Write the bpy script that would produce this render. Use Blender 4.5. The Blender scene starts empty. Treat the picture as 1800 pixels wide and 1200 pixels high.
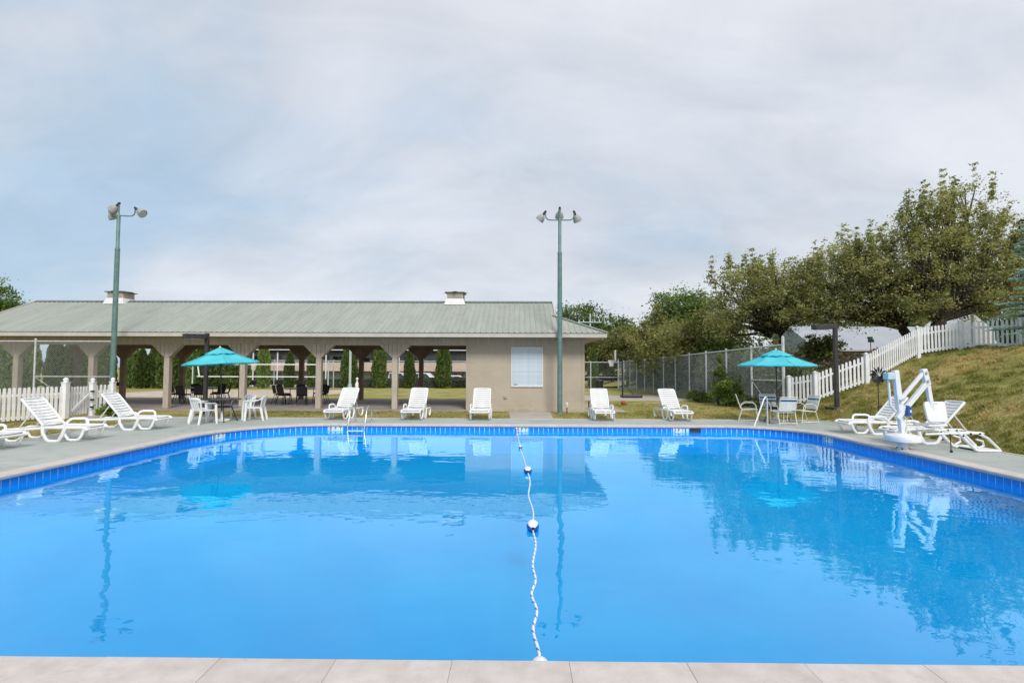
import bpy, bmesh, math, random
import numpy as np
from mathutils import Vector, Matrix, Euler

# ------------------------------------------------------------------ scene, camera, sky, sun
scene = bpy.context.scene
R = math.radians
col = scene.collection
cam_data = bpy.data.cameras.new('camera')
cam_data.sensor_width = 36.0
cam_data.lens = 18.4
cam_data.clip_start = 0.05
cam_data.clip_end = 3000
cam = bpy.data.objects.new('camera', cam_data)
col.objects.link(cam)
cam.matrix_world = (Matrix.Translation((0, 0, 1.85)) @ Matrix.Rotation(R(0.62), 4, 'Z')
                    @ Matrix.Rotation(R(92.614), 4, 'X') @ Matrix.Rotation(R(0.2), 4, 'Z'))
scene.camera = cam
scene.view_settings.view_transform = 'Standard'
scene.view_settings.look = 'None'
scene.view_settings.exposure = 0.85
scene.view_settings.gamma = 1.0
try:
    scene.cycles.use_denoising = True
    scene.cycles.max_bounces = 8
    scene.cycles.transparent_max_bounces = 16
    scene.cycles.caustics_reflective = False
    scene.cycles.caustics_refractive = False
except Exception:
    pass

SUN_EL, SUN_AZ = 42.0, 163.0          # azimuth clockwise from +Y (behind the camera)
world = bpy.data.worlds.new('World')
scene.world = world
world.use_nodes = True
wn, wl = world.node_tree.nodes, world.node_tree.links
wn.clear()
def WN(t, **kw):
    n = wn.new(t)
    for k, v in kw.items():
        setattr(n, k, v)
    return n
def wmath(op, a, b=None, c=None):
    n = WN('ShaderNodeMath', operation=op)
    for i, v in enumerate((a, b, c)):
        if v is None: continue
        if isinstance(v, (int, float)): n.inputs[i].default_value = v
        else: wl.new(v, n.inputs[i])
    return n.outputs[0]
w_out = WN('ShaderNodeOutputWorld')
w_bg = WN('ShaderNodeBackground')
w_tc = WN('ShaderNodeTexCoord')
w_sep = WN('ShaderNodeSeparateXYZ')
wl.new(w_tc.outputs['Generated'], w_sep.inputs[0])
w_den = wmath('MAXIMUM', wmath('ADD', w_sep.outputs['Z'], 0.42), 0.15)
w_u = wmath('DIVIDE', w_sep.outputs['X'], w_den)
w_v = wmath('DIVIDE', w_sep.outputs['Y'], w_den)
w_cmb = WN('ShaderNodeCombineXYZ')
wl.new(w_u, w_cmb.inputs[0]); wl.new(w_v, w_cmb.inputs[1])
def wnoise(scale, detail, rough, off, dist=0.0, sx=1.0, rot=0.0):
    mp = WN('ShaderNodeMapping')
    mp.inputs['Location'].default_value = off
    mp.inputs['Scale'].default_value = (sx, 1, 1)
    mp.inputs['Rotation'].default_value = (0, 0, rot)
    wl.new(w_cmb.outputs[0], mp.inputs[0])
    n = WN('ShaderNodeTexNoise')
    n.inputs['Scale'].default_value = scale
    n.inputs['Detail'].default_value = detail
    n.inputs['Roughness'].default_value = rough
    n.inputs['Distortion'].default_value = dist
    wl.new(mp.outputs[0], n.inputs['Vector'])
    return n.outputs[0]
n_big = wnoise(0.75, 3, 0.5, (3.1, 1.7, 0), 0.5, 0.9, 0.5)
n_mid = wnoise(2.0, 7, 0.55, (7.3, 2.2, 0), 0.6, 0.6, 0.6)
w_mix = wmath('ADD', wmath('MULTIPLY', n_big, 0.5), wmath('MULTIPLY', n_mid, 0.5))
# thin cover to the left of the view, thicker to the right
w_cov = wmath('ADD', w_mix, wmath('MULTIPLY', w_sep.outputs['X'], 0.13))
w_mr = WN('ShaderNodeMapRange', interpolation_type='SMOOTHSTEP')
w_mr.inputs['From Min'].default_value = 0.31
w_mr.inputs['From Max'].default_value = 0.66
wl.new(w_cov, w_mr.inputs['Value'])
w_ramp = WN('ShaderNodeValToRGB')
w_ramp.color_ramp.elements[0].position = 0.0
w_ramp.color_ramp.elements[0].color = (0.35, 0.46, 0.575, 1)
w_ramp.color_ramp.elements[1].position = 1.0
w_ramp.color_ramp.elements[1].color = (0.64, 0.65, 0.685, 1)
e = w_ramp.color_ramp.elements.new(0.45); e.color = (0.50, 0.54, 0.60, 1)
wl.new(w_mr.outputs[0], w_ramp.inputs[0])
w_sky = WN('ShaderNodeTexSky', sky_type='NISHITA')
w_sky.sun_disc = False
w_sky.sun_elevation = R(SUN_EL)
w_sky.sun_rotation = R(SUN_AZ)
w_sm = WN('ShaderNodeMixRGB', blend_type='MULTIPLY'); w_sm.inputs[0].default_value = 1.0
wl.new(w_sky.outputs[0], w_sm.inputs[1]); w_sm.inputs[2].default_value = (0.1, 0.1, 0.1, 1)
w_fin = WN('ShaderNodeMixRGB', blend_type='MIX'); w_fin.inputs[0].default_value = 0.88
wl.new(w_sm.outputs[0], w_fin.inputs[1]); wl.new(w_ramp.outputs[0], w_fin.inputs[2])
n_fine = wnoise(4.5, 8, 0.62, (1.3, 5.2, 0), 0.8, 0.55, 0.7)
w_fm = WN('ShaderNodeMapRange', interpolation_type='SMOOTHSTEP')
w_fm.inputs['From Min'].default_value = 0.32; w_fm.inputs['From Max'].default_value = 0.68
w_fm.inputs['To Min'].default_value = 0.89; w_fm.inputs['To Max'].default_value = 1.07
wl.new(wmath('ADD', wmath('MULTIPLY', n_fine, 0.45), wmath('MULTIPLY', wnoise(1.1, 6, 0.55, (9.4, 0.6, 0), 0.7, 0.6, 0.4), 0.55)), w_fm.inputs['Value'])
w_fx = WN('ShaderNodeMixRGB', blend_type='MULTIPLY'); w_fx.inputs[0].default_value = 1.0
wl.new(w_fin.outputs[0], w_fx.inputs[1]); wl.new(w_fm.outputs[0], w_fx.inputs[2])
wl.new(w_fx.outputs[0], w_bg.inputs['Color'])
w_bg.inputs['Strength'].default_value = 0.755
wl.new(w_bg.outputs[0], w_out.inputs['Surface'])

sun_d = bpy.data.lights.new('sun', 'SUN')
sun_d.energy = 1.5
sun_d.angle = R(18)
sun_d.color = (1.0, 0.965, 0.91)
sun = bpy.data.objects.new('sun', sun_d)
col.objects.link(sun)
az, el = R(SUN_AZ), R(SUN_EL)
sdir = Vector((math.sin(az) * math.cos(el), math.cos(az) * math.cos(el), math.sin(el)))
sun.rotation_euler = sdir.to_track_quat('Z', 'Y').to_euler()
sun.location = sdir * 60

# ------------------------------------------------------------------ materials
def material(name, base, rough=0.6, var=0.10, scale=4.0, bump=0.0, bscale=30.0, metal=0.0, spec=0.5,
             second=None, second_pos=(0.42, 0.6), tint=0.0, stretch=None, detail=6, coord='Object'):
    """Principled with noise variation between base and `second` (or lighter/darker base) and a fine bump."""
    m = bpy.data.materials.new(name); m.use_nodes = True
    n, l = m.node_tree.nodes, m.node_tree.links
    b = n['Principled BSDF']
    b.inputs['Roughness'].default_value = rough
    b.inputs['Metallic'].default_value = metal
    b.inputs['Specular IOR Level'].default_value = spec
    tc = n.new('ShaderNodeTexCoord')
    src = tc.outputs[coord]
    if coord == 'World':
        src = None
    mp = n.new('ShaderNodeMapping')
    if stretch: mp.inputs['Scale'].default_value = stretch
    l.new(src, mp.inputs[0])
    nz = n.new('ShaderNodeTexNoise')
    nz.inputs['Scale'].default_value = scale; nz.inputs['Detail'].default_value = detail
    nz.inputs['Roughness'].default_value = 0.6
    l.new(mp.outputs[0], nz.inputs['Vector'])
    rp = n.new('ShaderNodeValToRGB')
    a = [max(0, c * (1 - var)) for c in base]; z = [min(1, c * (1 + var)) for c in base]
    if second: a, z = base, second
    rp.color_ramp.elements[0].position = second_pos[0]; rp.color_ramp.elements[0].color = (*a, 1)
    rp.color_ramp.elements[1].position = second_pos[1]; rp.color_ramp.elements[1].color = (*z, 1)
    l.new(nz.outputs[0], rp.inputs[0])
    outc = rp.outputs[0]
    if tint:
        oi = n.new('ShaderNodeObjectInfo')
        mr = n.new('ShaderNodeMapRange')
        mr.inputs['To Min'].default_value = 1 - tint; mr.inputs['To Max'].default_value = 1 + tint
        l.new(oi.outputs['Random'], mr.inputs['Value'])
        mx = n.new('ShaderNodeMixRGB'); mx.blend_type = 'MULTIPLY'; mx.inputs[0].default_value = 1
        l.new(outc, mx.inputs[1]); l.new(mr.outputs[0], mx.inputs[2])
        outc = mx.outputs[0]
    l.new(outc, b.inputs['Base Color'])
    if bump:
        nb = n.new('ShaderNodeTexNoise'); nb.inputs['Scale'].default_value = bscale; nb.inputs['Detail'].default_value = 5
        l.new(mp.outputs[0], nb.inputs['Vector'])
        bp = n.new('ShaderNodeBump'); bp.inputs['Strength'].default_value = bump; bp.inputs['Distance'].default_value = 0.01
        l.new(nb.outputs[0], bp.inputs['Height']); l.new(bp.outputs[0], b.inputs['Normal'])
    return m

M = {}
M['white_plastic'] = material('white_plastic', (0.80, 0.80, 0.80), 0.42, 0.05, 5, 0.05, 60, tint=0.03)
M['white_vinyl'] = material('white_vinyl', (0.80, 0.80, 0.81), 0.5, 0.06, 2.5, 0.03, 40, tint=0.03)
M['white_metal'] = material('white_metal', (0.78, 0.79, 0.80), 0.35, 0.05, 6, tint=0.02)
M['deck'] = material('deck_concrete', (0.345, 0.38, 0.35), 0.85, scale=0.7, bump=0.35, bscale=55, second=(0.44, 0.455, 0.42), second_pos=(0.3, 0.7), detail=10)
M['border'] = material('deck_border', (0.50, 0.47, 0.41), 0.85, 0.1, 3, 0.3, 60)
M['coping'] = material('coping_concrete', (0.52, 0.455, 0.41), 0.8, scale=5, bump=0.25, bscale=70, second=(0.60, 0.55, 0.52), second_pos=(0.35, 0.65), tint=0.04, detail=10)
M['mortar'] = material('mortar', (0.47, 0.415, 0.375), 0.9, 0.15, 12, 0.3)
M['path'] = material('path_concrete', (0.40, 0.34, 0.28), 0.9, scale=1.2, bump=0.3, second=(0.50, 0.44, 0.38), second_pos=(0.3, 0.7), detail=9)
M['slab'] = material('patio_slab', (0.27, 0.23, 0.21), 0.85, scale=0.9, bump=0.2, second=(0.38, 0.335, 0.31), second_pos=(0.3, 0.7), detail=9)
M['sand'] = material('sand', (0.52, 0.43, 0.33), 0.95, 0.12, 1.5, 0.5, 25)
M['asphalt'] = material('asphalt', (0.06, 0.06, 0.062), 0.9, 0.2, 3, 0.4)
M['road'] = material('road', (0.22, 0.21, 0.2), 0.9, 0.15, 1, 0.3)
M['pool_paint'] = material('pool_paint', (0.001, 0.29, 0.66), 0.7, scale=0.5, second=(0.002, 0.315, 0.66), second_pos=(0.35, 0.65))
M['pool_floor'] = material('pool_floor', (0.001, 0.27, 0.56), 0.7, scale=0.3, second=(0.002, 0.34, 0.62), second_pos=(0.35, 0.65))
M['tile'] = material('pool_tile', (0.004, 0.235, 0.74), 0.3, 0.08, 9, tint=0.06)
M['grout'] = material('grout', (0.35, 0.55, 0.85), 0.9, scale=2.2, second=(0.80, 0.88, 0.95), second_pos=(0.38, 0.52))
M['marker'] = material('marker_tile', (0.78, 0.80, 0.82), 0.3, 0.05, 10)
M['black'] = material('black_print', (0.015, 0.015, 0.02), 0.6, 0.2, 10)
M['hole_shade'] = material('skimmer_throat_shade', (0.03, 0.035, 0.03), 0.8, 0.3, 10)
M['steel'] = material('stainless_steel', (0.62, 0.63, 0.64), 0.25, 0.05, 8, metal=0.9)
M['galv'] = material('galvanised_steel', (0.60, 0.61, 0.61), 0.5, 0.10, 6, metal=0.25)
M['wire'] = material('fence_wire', (0.44, 0.46, 0.46), 0.6, 0.1, 3, metal=0.2)
M['dark_wire'] = material('weathered_fence_wire', (0.16, 0.165, 0.16), 0.6, 0.1, 3, metal=0.2)
M['tan'] = material('tan_stucco', (0.43, 0.37, 0.295), 0.9, scale=1.0, bump=0.3, bscale=90, second=(0.48, 0.415, 0.335), second_pos=(0.35, 0.65), detail=10)
M['tan_wood'] = material('tan_painted_wood', (0.45, 0.39, 0.325), 0.75, 0.10, 3, 0.25, 40, tint=0.05, stretch=(6, 6, 0.6))
M['fascia'] = material('fascia_paint', (0.50, 0.475, 0.43), 0.7, 0.06, 2, 0.1, tint=0.03)
M['ceiling_and_shade'] = material('brown_ceiling_and_shade', (0.26, 0.185, 0.13), 0.8, 0.15, 2.0, 0.2, tint=0.05)  # brown ceiling boards; on the back beam and columns it stands for shade
M['roof'] = material('green_grey_metal_roof', (0.305, 0.33, 0.28), 0.65, scale=1.1, second=(0.385, 0.40, 0.345), second_pos=(0.3, 0.7), metal=0.1, tint=0.03, stretch=(2.5, 0.4, 0.4), detail=9)
M['ridge'] = material('roof_ridge_metal', (0.12, 0.155, 0.14), 0.5, 0.1, 3)
M['cupola'] = material('cupola_wood', (0.42, 0.345, 0.285), 0.8, 0.15, 6, 0.2)
M['pole_green'] = material('green_painted_steel', (0.115, 0.20, 0.185), 0.5, 0.12, 4, 0.05, tint=0.03)
M['lamp_shell'] = material('floodlight_shell', (0.34, 0.335, 0.335), 0.5, 0.1, 6)
M['lamp_glass'] = material('floodlight_glass', (0.5, 0.52, 0.54), 0.15, 0.05, 6)
M['bronze'] = material('dark_bronze', (0.035, 0.032, 0.035), 0.5, 0.2, 5, tint=0.05)
M['black_metal'] = material('black_metal', (0.02, 0.02, 0.022), 0.45, 0.2, 8)
M['black_vinyl'] = material('black_upholstery', (0.018, 0.014, 0.013), 0.65, 0.2, 12, 0.1)
M['table_top'] = material('laminate_top', (0.30, 0.27, 0.25), 0.4, 0.1, 6)
M['glass_top'] = material('smoked_glass_top', (0.06, 0.065, 0.07), 0.08, 0.1, 5)
M['blue_strap'] = material('blue_vinyl_strap', (0.02, 0.10, 0.34), 0.5, 0.1, 10)
M['cream_metal'] = material('cream_metal', (0.72, 0.70, 0.60), 0.4, 0.05, 6)
M['blue_float'] = material('blue_float', (0.02, 0.10, 0.42), 0.35, 0.08, 10)
M['rope_white'] = material('rope_white', (0.78, 0.80, 0.82), 0.8, 0.08, 40)
M['rope_blue'] = material('rope_blue', (0.03, 0.13, 0.42), 0.8, 0.1, 40)
M['pale_blue'] = material('pale_blue_plastic', (0.50, 0.66, 0.74), 0.45, 0.06, 8)
M['ball'] = material('basketball_rubber', (0.34, 0.085, 0.03), 0.7, 0.15, 20, 0.2, 200)
M['bark'] = material('bark', (0.055, 0.045, 0.038), 0.95, 0.35, 6, 0.8, 20, stretch=(4, 4, 1))
M['pale_pole'] = material('pale_green_pole', (0.42, 0.50, 0.46), 0.6, 0.08, 4)
M['motel_wall'] = material('motel_wall', (0.48, 0.47, 0.46), 0.9, 0.08, 2)
M['motel_band'] = material('peach_stucco', (0.58, 0.455, 0.37), 0.9, 0.06, 1.2)
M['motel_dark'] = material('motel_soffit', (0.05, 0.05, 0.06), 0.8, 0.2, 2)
M['window'] = material('dark_window_glass', (0.035, 0.05, 0.06), 0.06, 0.3, 1.5)
M['curtain'] = material('curtained_window', (0.36, 0.42, 0.40), 0.5, 0.15, 3, stretch=(8, 8, 0.3))
M['blind'] = material('window_blind', (0.56, 0.64, 0.72), 0.5, 0.05, 5, tint=0.05)
M['frame_white'] = material('white_frame', (0.70, 0.70, 0.69), 0.5, 0.05, 5)
M['house_roof'] = material('pale_house_roof', (0.36, 0.375, 0.405), 0.8, 0.05, 0.8)
M['brick_wall'] = material('house_brick', (0.20, 0.12, 0.09), 0.9, 0.2, 5)
M['car_white'] = material('white_car_paint', (0.74, 0.75, 0.76), 0.2, 0.03, 3)
M['tyre'] = material('tyre_rubber', (0.02, 0.02, 0.02), 0.85, 0.2, 8)
M['sign_green'] = material('green_sign', (0.03, 0.25, 0.20), 0.5, 0.08, 5)
M['mulch'] = material('mulch_bank', (0.13, 0.095, 0.075), 0.95, 0.3, 5, 0.8, 15)

def weather(m, scale, lo, hi, dark, crack=False):
    """stains (and hairline cracks) with shapes of their own over a material's colour"""
    n, l = m.node_tree.nodes, m.node_tree.links
    b = n['Principled BSDF']; src = b.inputs['Base Color'].links[0].from_socket
    tc = n.new('ShaderNodeTexCoord')
    z = n.new('ShaderNodeTexNoise'); z.inputs['Scale'].default_value = scale; z.inputs['Detail'].default_value = 9; z.inputs['Roughness'].default_value = 0.65; z.inputs['Distortion'].default_value = 0.8
    l.new(tc.outputs['Object'], z.inputs['Vector'])
    mr = n.new('ShaderNodeMapRange'); mr.inputs['From Min'].default_value = lo; mr.inputs['From Max'].default_value = hi
    mr.inputs['To Min'].default_value = 1.0; mr.inputs['To Max'].default_value = dark
    l.new(z.outputs[0], mr.inputs['Value']); f = mr.outputs[0]
    if crack:
        v = n.new('ShaderNodeTexVoronoi'); v.feature = 'DISTANCE_TO_EDGE'; v.inputs['Scale'].default_value = 0.42
        nd = n.new('ShaderNodeTexNoise'); nd.inputs['Scale'].default_value = 2.2; nd.inputs['Detail'].default_value = 6; l.new(tc.outputs['Object'], nd.inputs['Vector'])
        ad = n.new('ShaderNodeMixRGB'); ad.blend_type = 'ADD'; ad.inputs[0].default_value = 0.5
        l.new(tc.outputs['Object'], ad.inputs[1]); l.new(nd.outputs[1], ad.inputs[2]); l.new(ad.outputs[0], v.inputs['Vector'])
        cr = n.new('ShaderNodeMapRange'); cr.inputs['From Min'].default_value = 0.0; cr.inputs['From Max'].default_value = 0.004
        cr.inputs['To Min'].default_value = 0.72; cr.inputs['To Max'].default_value = 1.0
        l.new(v.outputs['Distance'], cr.inputs['Value'])
        mu = n.new('ShaderNodeMath'); mu.operation = 'MULTIPLY'; l.new(f, mu.inputs[0]); l.new(cr.outputs[0], mu.inputs[1]); f = mu.outputs[0]
    mx = n.new('ShaderNodeMixRGB'); mx.blend_type = 'MULTIPLY'; mx.inputs[0].default_value = 1
    l.new(src, mx.inputs[1]); l.new(f, mx.inputs[2]); l.new(mx.outputs[0], b.inputs['Base Color'])
weather(M['deck'], 1.6, 0.5, 0.75, 0.80, True)
weather(M['path'], 1.4, 0.5, 0.72, 0.76, True)
weather(M['coping'], 6.0, 0.55, 0.75, 0.85)
weather(M['tan'], 1.3, 0.56, 0.74, 0.88)
weather(M['white_plastic'], 7.0, 0.58, 0.75, 0.86)
weather(M['white_vinyl'], 2.5, 0.58, 0.75, 0.88)
weather(M['roof'], 2.2, 0.52, 0.72, 0.86)
def block_courses(m):
    n, l = m.node_tree.nodes, m.node_tree.links
    b = n['Principled BSDF']; tc = n.new('ShaderNodeTexCoord'); mp = n.new('ShaderNodeMapping'); mp.inputs['Rotation'].default_value = (R(90), 0, 0)
    l.new(tc.outputs['Object'], mp.inputs[0])
    br = n.new('ShaderNodeTexBrick'); br.inputs['Scale'].default_value = 1.0; br.inputs['Brick Width'].default_value = 0.4; br.inputs['Row Height'].default_value = 0.2; br.inputs['Mortar Size'].default_value = 0.006
    br.inputs['Color1'].default_value = (1, 1, 1, 1); br.inputs['Color2'].default_value = (0.95, 0.95, 0.95, 1); br.inputs['Mortar'].default_value = (0, 0, 0, 1)
    l.new(mp.outputs[0], br.inputs['Vector'])
    bp = n.new('ShaderNodeBump'); bp.inputs['Strength'].default_value = 0.5; bp.inputs['Distance'].default_value = 0.006
    l.new(br.outputs[0], bp.inputs['Height'])
    if b.inputs['Normal'].links: l.new(b.inputs['Normal'].links[0].from_socket, bp.inputs['Normal'])
    l.new(bp.outputs[0], b.inputs['Normal'])
block_courses(M['tan'])

def lawn_material():
    m = bpy.data.materials.new('lawn'); m.use_nodes = True
    n, l = m.node_tree.nodes, m.node_tree.links
    b = n['Principled BSDF']; b.inputs['Roughness'].default_value = 0.95; b.inputs['Specular IOR Level'].default_value = 0.1
    tc = n.new('ShaderNodeTexCoord')
    def nz(scale, det, rough=0.6):
        t = n.new('ShaderNodeTexNoise'); t.inputs['Scale'].default_value = scale; t.inputs['Detail'].default_value = det
        t.inputs['Roughness'].default_value = rough
        l.new(tc.outputs['Object'], t.inputs['Vector']); return t.outputs[0]
    r1 = n.new('ShaderNodeValToRGB')
    r1.color_ramp.elements[0].position = 0.36; r1.color_ramp.elements[0].color = (0.195, 0.21, 0.055, 1)
    r1.color_ramp.elements[1].position = 0.66; r1.color_ramp.elements[1].color = (0.46, 0.37, 0.18, 1)
    e = r1.color_ramp.elements.new(0.5); e.color = (0.345, 0.315, 0.11, 1)
    l.new(nz(0.45, 9, 0.68), r1.inputs[0])
    r2 = n.new('ShaderNodeValToRGB')
    r2.color_ramp.elements[0].position = 0.3; r2.color_ramp.elements[0].color = (0.62, 0.62, 0.62, 1)
    r2.color_ramp.elements[1].position = 0.7; r2.color_ramp.elements[1].color = (1.25, 1.25, 1.2, 1)
    l.new(nz(7, 8, 0.7), r2.inputs[0])
    mx = n.new('ShaderNodeMixRGB'); mx.blend_type = 'MULTIPLY'; mx.inputs[0].default_value = 1
    l.new(r1.outputs[0], mx.inputs[1]); l.new(r2.outputs[0], mx.inputs[2])
    l.new(mx.outputs[0], b.inputs['Base Color'])
    bp = n.new('ShaderNodeBump'); bp.inputs['Strength'].default_value = 0.7; bp.inputs['Distance'].default_value = 0.04
    l.new(nz(22, 6), bp.inputs['Height']); l.new(bp.outputs[0], b.inputs['Normal'])
    return m
M['lawn'] = lawn_material()

def leaf_material(name, spread=1.0):
    """Leaf colour comes from a per-leaf colour attribute; part of the light passes through."""
    m = bpy.data.materials.new(name); m.use_nodes = True
    n, l = m.node_tree.nodes, m.node_tree.links
    n.clear()
    o = n.new('ShaderNodeOutputMaterial')
    at = n.new('ShaderNodeAttribute'); at.attribute_name = 'tone'
    d = n.new('ShaderNodeBsdfPrincipled'); d.inputs['Roughness'].default_value = 0.55; d.inputs['Specular IOR Level'].default_value = 0.25
    t = n.new('ShaderNodeBsdfTranslucent')
    br = n.new('ShaderNodeMixRGB'); br.blend_type = 'MULTIPLY'; br.inputs[0].default_value = 1; br.inputs[2].default_value = (1.3, 1.35, 0.7, 1)
    nz = n.new('ShaderNodeTexNoise'); nz.inputs['Scale'].default_value = 9
    tc = n.new('ShaderNodeTexCoord'); l.new(tc.outputs['Object'], nz.inputs['Vector'])
    mr = n.new('ShaderNodeMapRange'); mr.inputs['To Min'].default_value = 0.75; mr.inputs['To Max'].default_value = 1.25
    l.new(nz.outputs[0], mr.inputs['Value'])
    mv = n.new('ShaderNodeMixRGB'); mv.blend_type = 'MULTIPLY'; mv.inputs[0].default_value = 1
    l.new(at.outputs['Color'], mv.inputs[1]); l.new(mr.outputs[0], mv.inputs[2])
    l.new(mv.outputs[0], d.inputs['Base Color']); l.new(mv.outputs[0], br.inputs[1]); l.new(br.outputs[0], t.inputs['Color'])
    mx = n.new('ShaderNodeMixShader'); mx.inputs[0].default_value = 0.45
    l.new(d.outputs[0], mx.inputs[1]); l.new(t.outputs[0], mx.inputs[2]); l.new(mx.outputs[0], o.inputs['Surface'])
    return m
M['leaf'] = leaf_material('foliage')

def canvas_material():
    m = bpy.data.materials.new('turquoise_canvas'); m.use_nodes = True
    n, l = m.node_tree.nodes, m.node_tree.links
    b = n['Principled BSDF']; b.inputs['Roughness'].default_value = 0.8
    o = n['Material Output']
    tc = n.new('ShaderNodeTexCoord'); nz = n.new('ShaderNodeTexNoise'); nz.inputs['Scale'].default_value = 3; nz.inputs['Detail'].default_value = 6
    l.new(tc.outputs['Object'], nz.inputs['Vector'])
    rp = n.new('ShaderNodeValToRGB')
    rp.color_ramp.elements[0].position = 0.35; rp.color_ramp.elements[0].color = (0.10, 0.65, 0.74, 1)
    rp.color_ramp.elements[1].position = 0.65; rp.color_ramp.elements[1].color = (0.13, 0.72, 0.80, 1)
    l.new(nz.outputs[0], rp.inputs[0]); l.new(rp.outputs[0], b.inputs['Base Color'])
    wv = n.new('ShaderNodeTexNoise'); wv.inputs['Scale'].default_value = 5; wv.inputs['Detail'].default_value = 3; wv.inputs['Distortion'].default_value = 1.5
    l.new(tc.outputs['Object'], wv.inputs['Vector'])
    bp = n.new('ShaderNodeBump'); bp.inputs['Strength'].default_value = 0.4; bp.inputs['Distance'].default_value = 0.02
    l.new(wv.outputs[0], bp.inputs['Height']); l.new(bp.outputs[0], b.inputs['Normal'])
    t = n.new('ShaderNodeBsdfTranslucent'); l.new(rp.outputs[0], t.inputs['Color'])
    mx = n.new('ShaderNodeMixShader'); mx.inputs[0].default_value = 0.3
    l.new(b.outputs[0], mx.inputs[1]); l.new(t.outputs[0], mx.inputs[2]); l.new(mx.outputs[0], o.inputs['Surface'])
    return m
M['canvas'] = canvas_material()

def water_material():
    m = bpy.data.materials.new('pool_water'); m.use_nodes = True
    n, l = m.node_tree.nodes, m.node_tree.links
    n.clear()
    o = n.new('ShaderNodeOutputMaterial')
    tr = n.new('ShaderNodeBsdfTransparent'); tr.inputs['Color'].default_value = (0.12, 0.90, 1.0, 1)
    gl = n.new('ShaderNodeBsdfGlossy'); gl.inputs['Roughness'].default_value = 0.012; gl.inputs['Color'].default_value = (0.66, 0.89, 1.0, 1)
    lw = n.new('ShaderNodeLayerWeight'); lw.inputs['Blend'].default_value = 0.5
    pw = n.new('ShaderNodeMath'); pw.operation = 'POWER'; l.new(lw.outputs['Facing'], pw.inputs[0]); pw.inputs[1].default_value = 2.9
    fr = n.new('ShaderNodeMath'); fr.operation = 'MULTIPLY_ADD'; fr.use_clamp = True
    l.new(pw.outputs[0], fr.inputs[0]); fr.inputs[1].default_value = 0.92; fr.inputs[2].default_value = 0.02
    tc = n.new('ShaderNodeTexCoord')
    def nz(scale, det, sc):
        mp = n.new('ShaderNodeMapping'); mp.inputs['Scale'].default_value = sc
        l.new(tc.outputs['Object'], mp.inputs[0])
        t = n.new('ShaderNodeTexNoise'); t.inputs['Scale'].default_value = scale; t.inputs['Detail'].default_value = det
        t.inputs['Roughness'].default_value = 0.5
        l.new(mp.outputs[0], t.inputs['Vector']); return t.outputs[0]
    a = n.new('ShaderNodeMath'); a.operation = 'MULTIPLY_ADD'
    l.new(nz(3.2, 2, (0.8, 1.2, 1)), a.inputs[0]); a.inputs[1].default_value = 0.35; l.new(nz(0.9, 2, (0.7, 1, 1)), a.inputs[2])
    bp = n.new('ShaderNodeBump'); bp.inputs['Strength'].default_value = 1.0; bp.inputs['Distance'].default_value = 0.008
    l.new(a.outputs[0], bp.inputs['Height'])
    l.new(bp.outputs[0], gl.inputs['Normal'])
    hf = n.new('ShaderNodeMath'); hf.operation = 'MULTIPLY'; l.new(fr.outputs[0], hf.inputs[0]); hf.inputs[1].default_value = 0.25
    bk = n.new('ShaderNodeBsdfTransparent'); bk.inputs['Color'].default_value = (0, 0, 0, 1)
    ma = n.new('ShaderNodeMixShader'); l.new(hf.outputs[0], ma.inputs[0]); l.new(tr.outputs[0], ma.inputs[1]); l.new(bk.outputs[0], ma.inputs[2])
    mg = n.new('ShaderNodeMixShader'); l.new(fr.outputs[0], mg.inputs[0]); l.new(bk.outputs[0], mg.inputs[1]); l.new(gl.outputs[0], mg.inputs[2])
    mx = n.new('ShaderNodeAddShader'); l.new(ma.outputs[0], mx.inputs[0]); l.new(mg.outputs[0], mx.inputs[1])
    l.new(mx.outputs[0], o.inputs['Surface'])
    return m
M['water'] = water_material()

# ------------------------------------------------------------------ mesh helpers
def link_mesh(name, me, m, parent=None, loc=(0, 0, 0), rot=(0, 0, 0), smooth=False):
    o = bpy.data.objects.new(name, me)
    col.objects.link(o)
    if m is not None and not me.materials:
        for x in (m if isinstance(m, (list, tuple)) else [m]): me.materials.append(x)
    o.location = loc; o.rotation_euler = rot
    if parent is not None: o.parent = parent
    if smooth and len(me.polygons):
        me.polygons.foreach_set('use_smooth', [True] * len(me.polygons))
    return o

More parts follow.
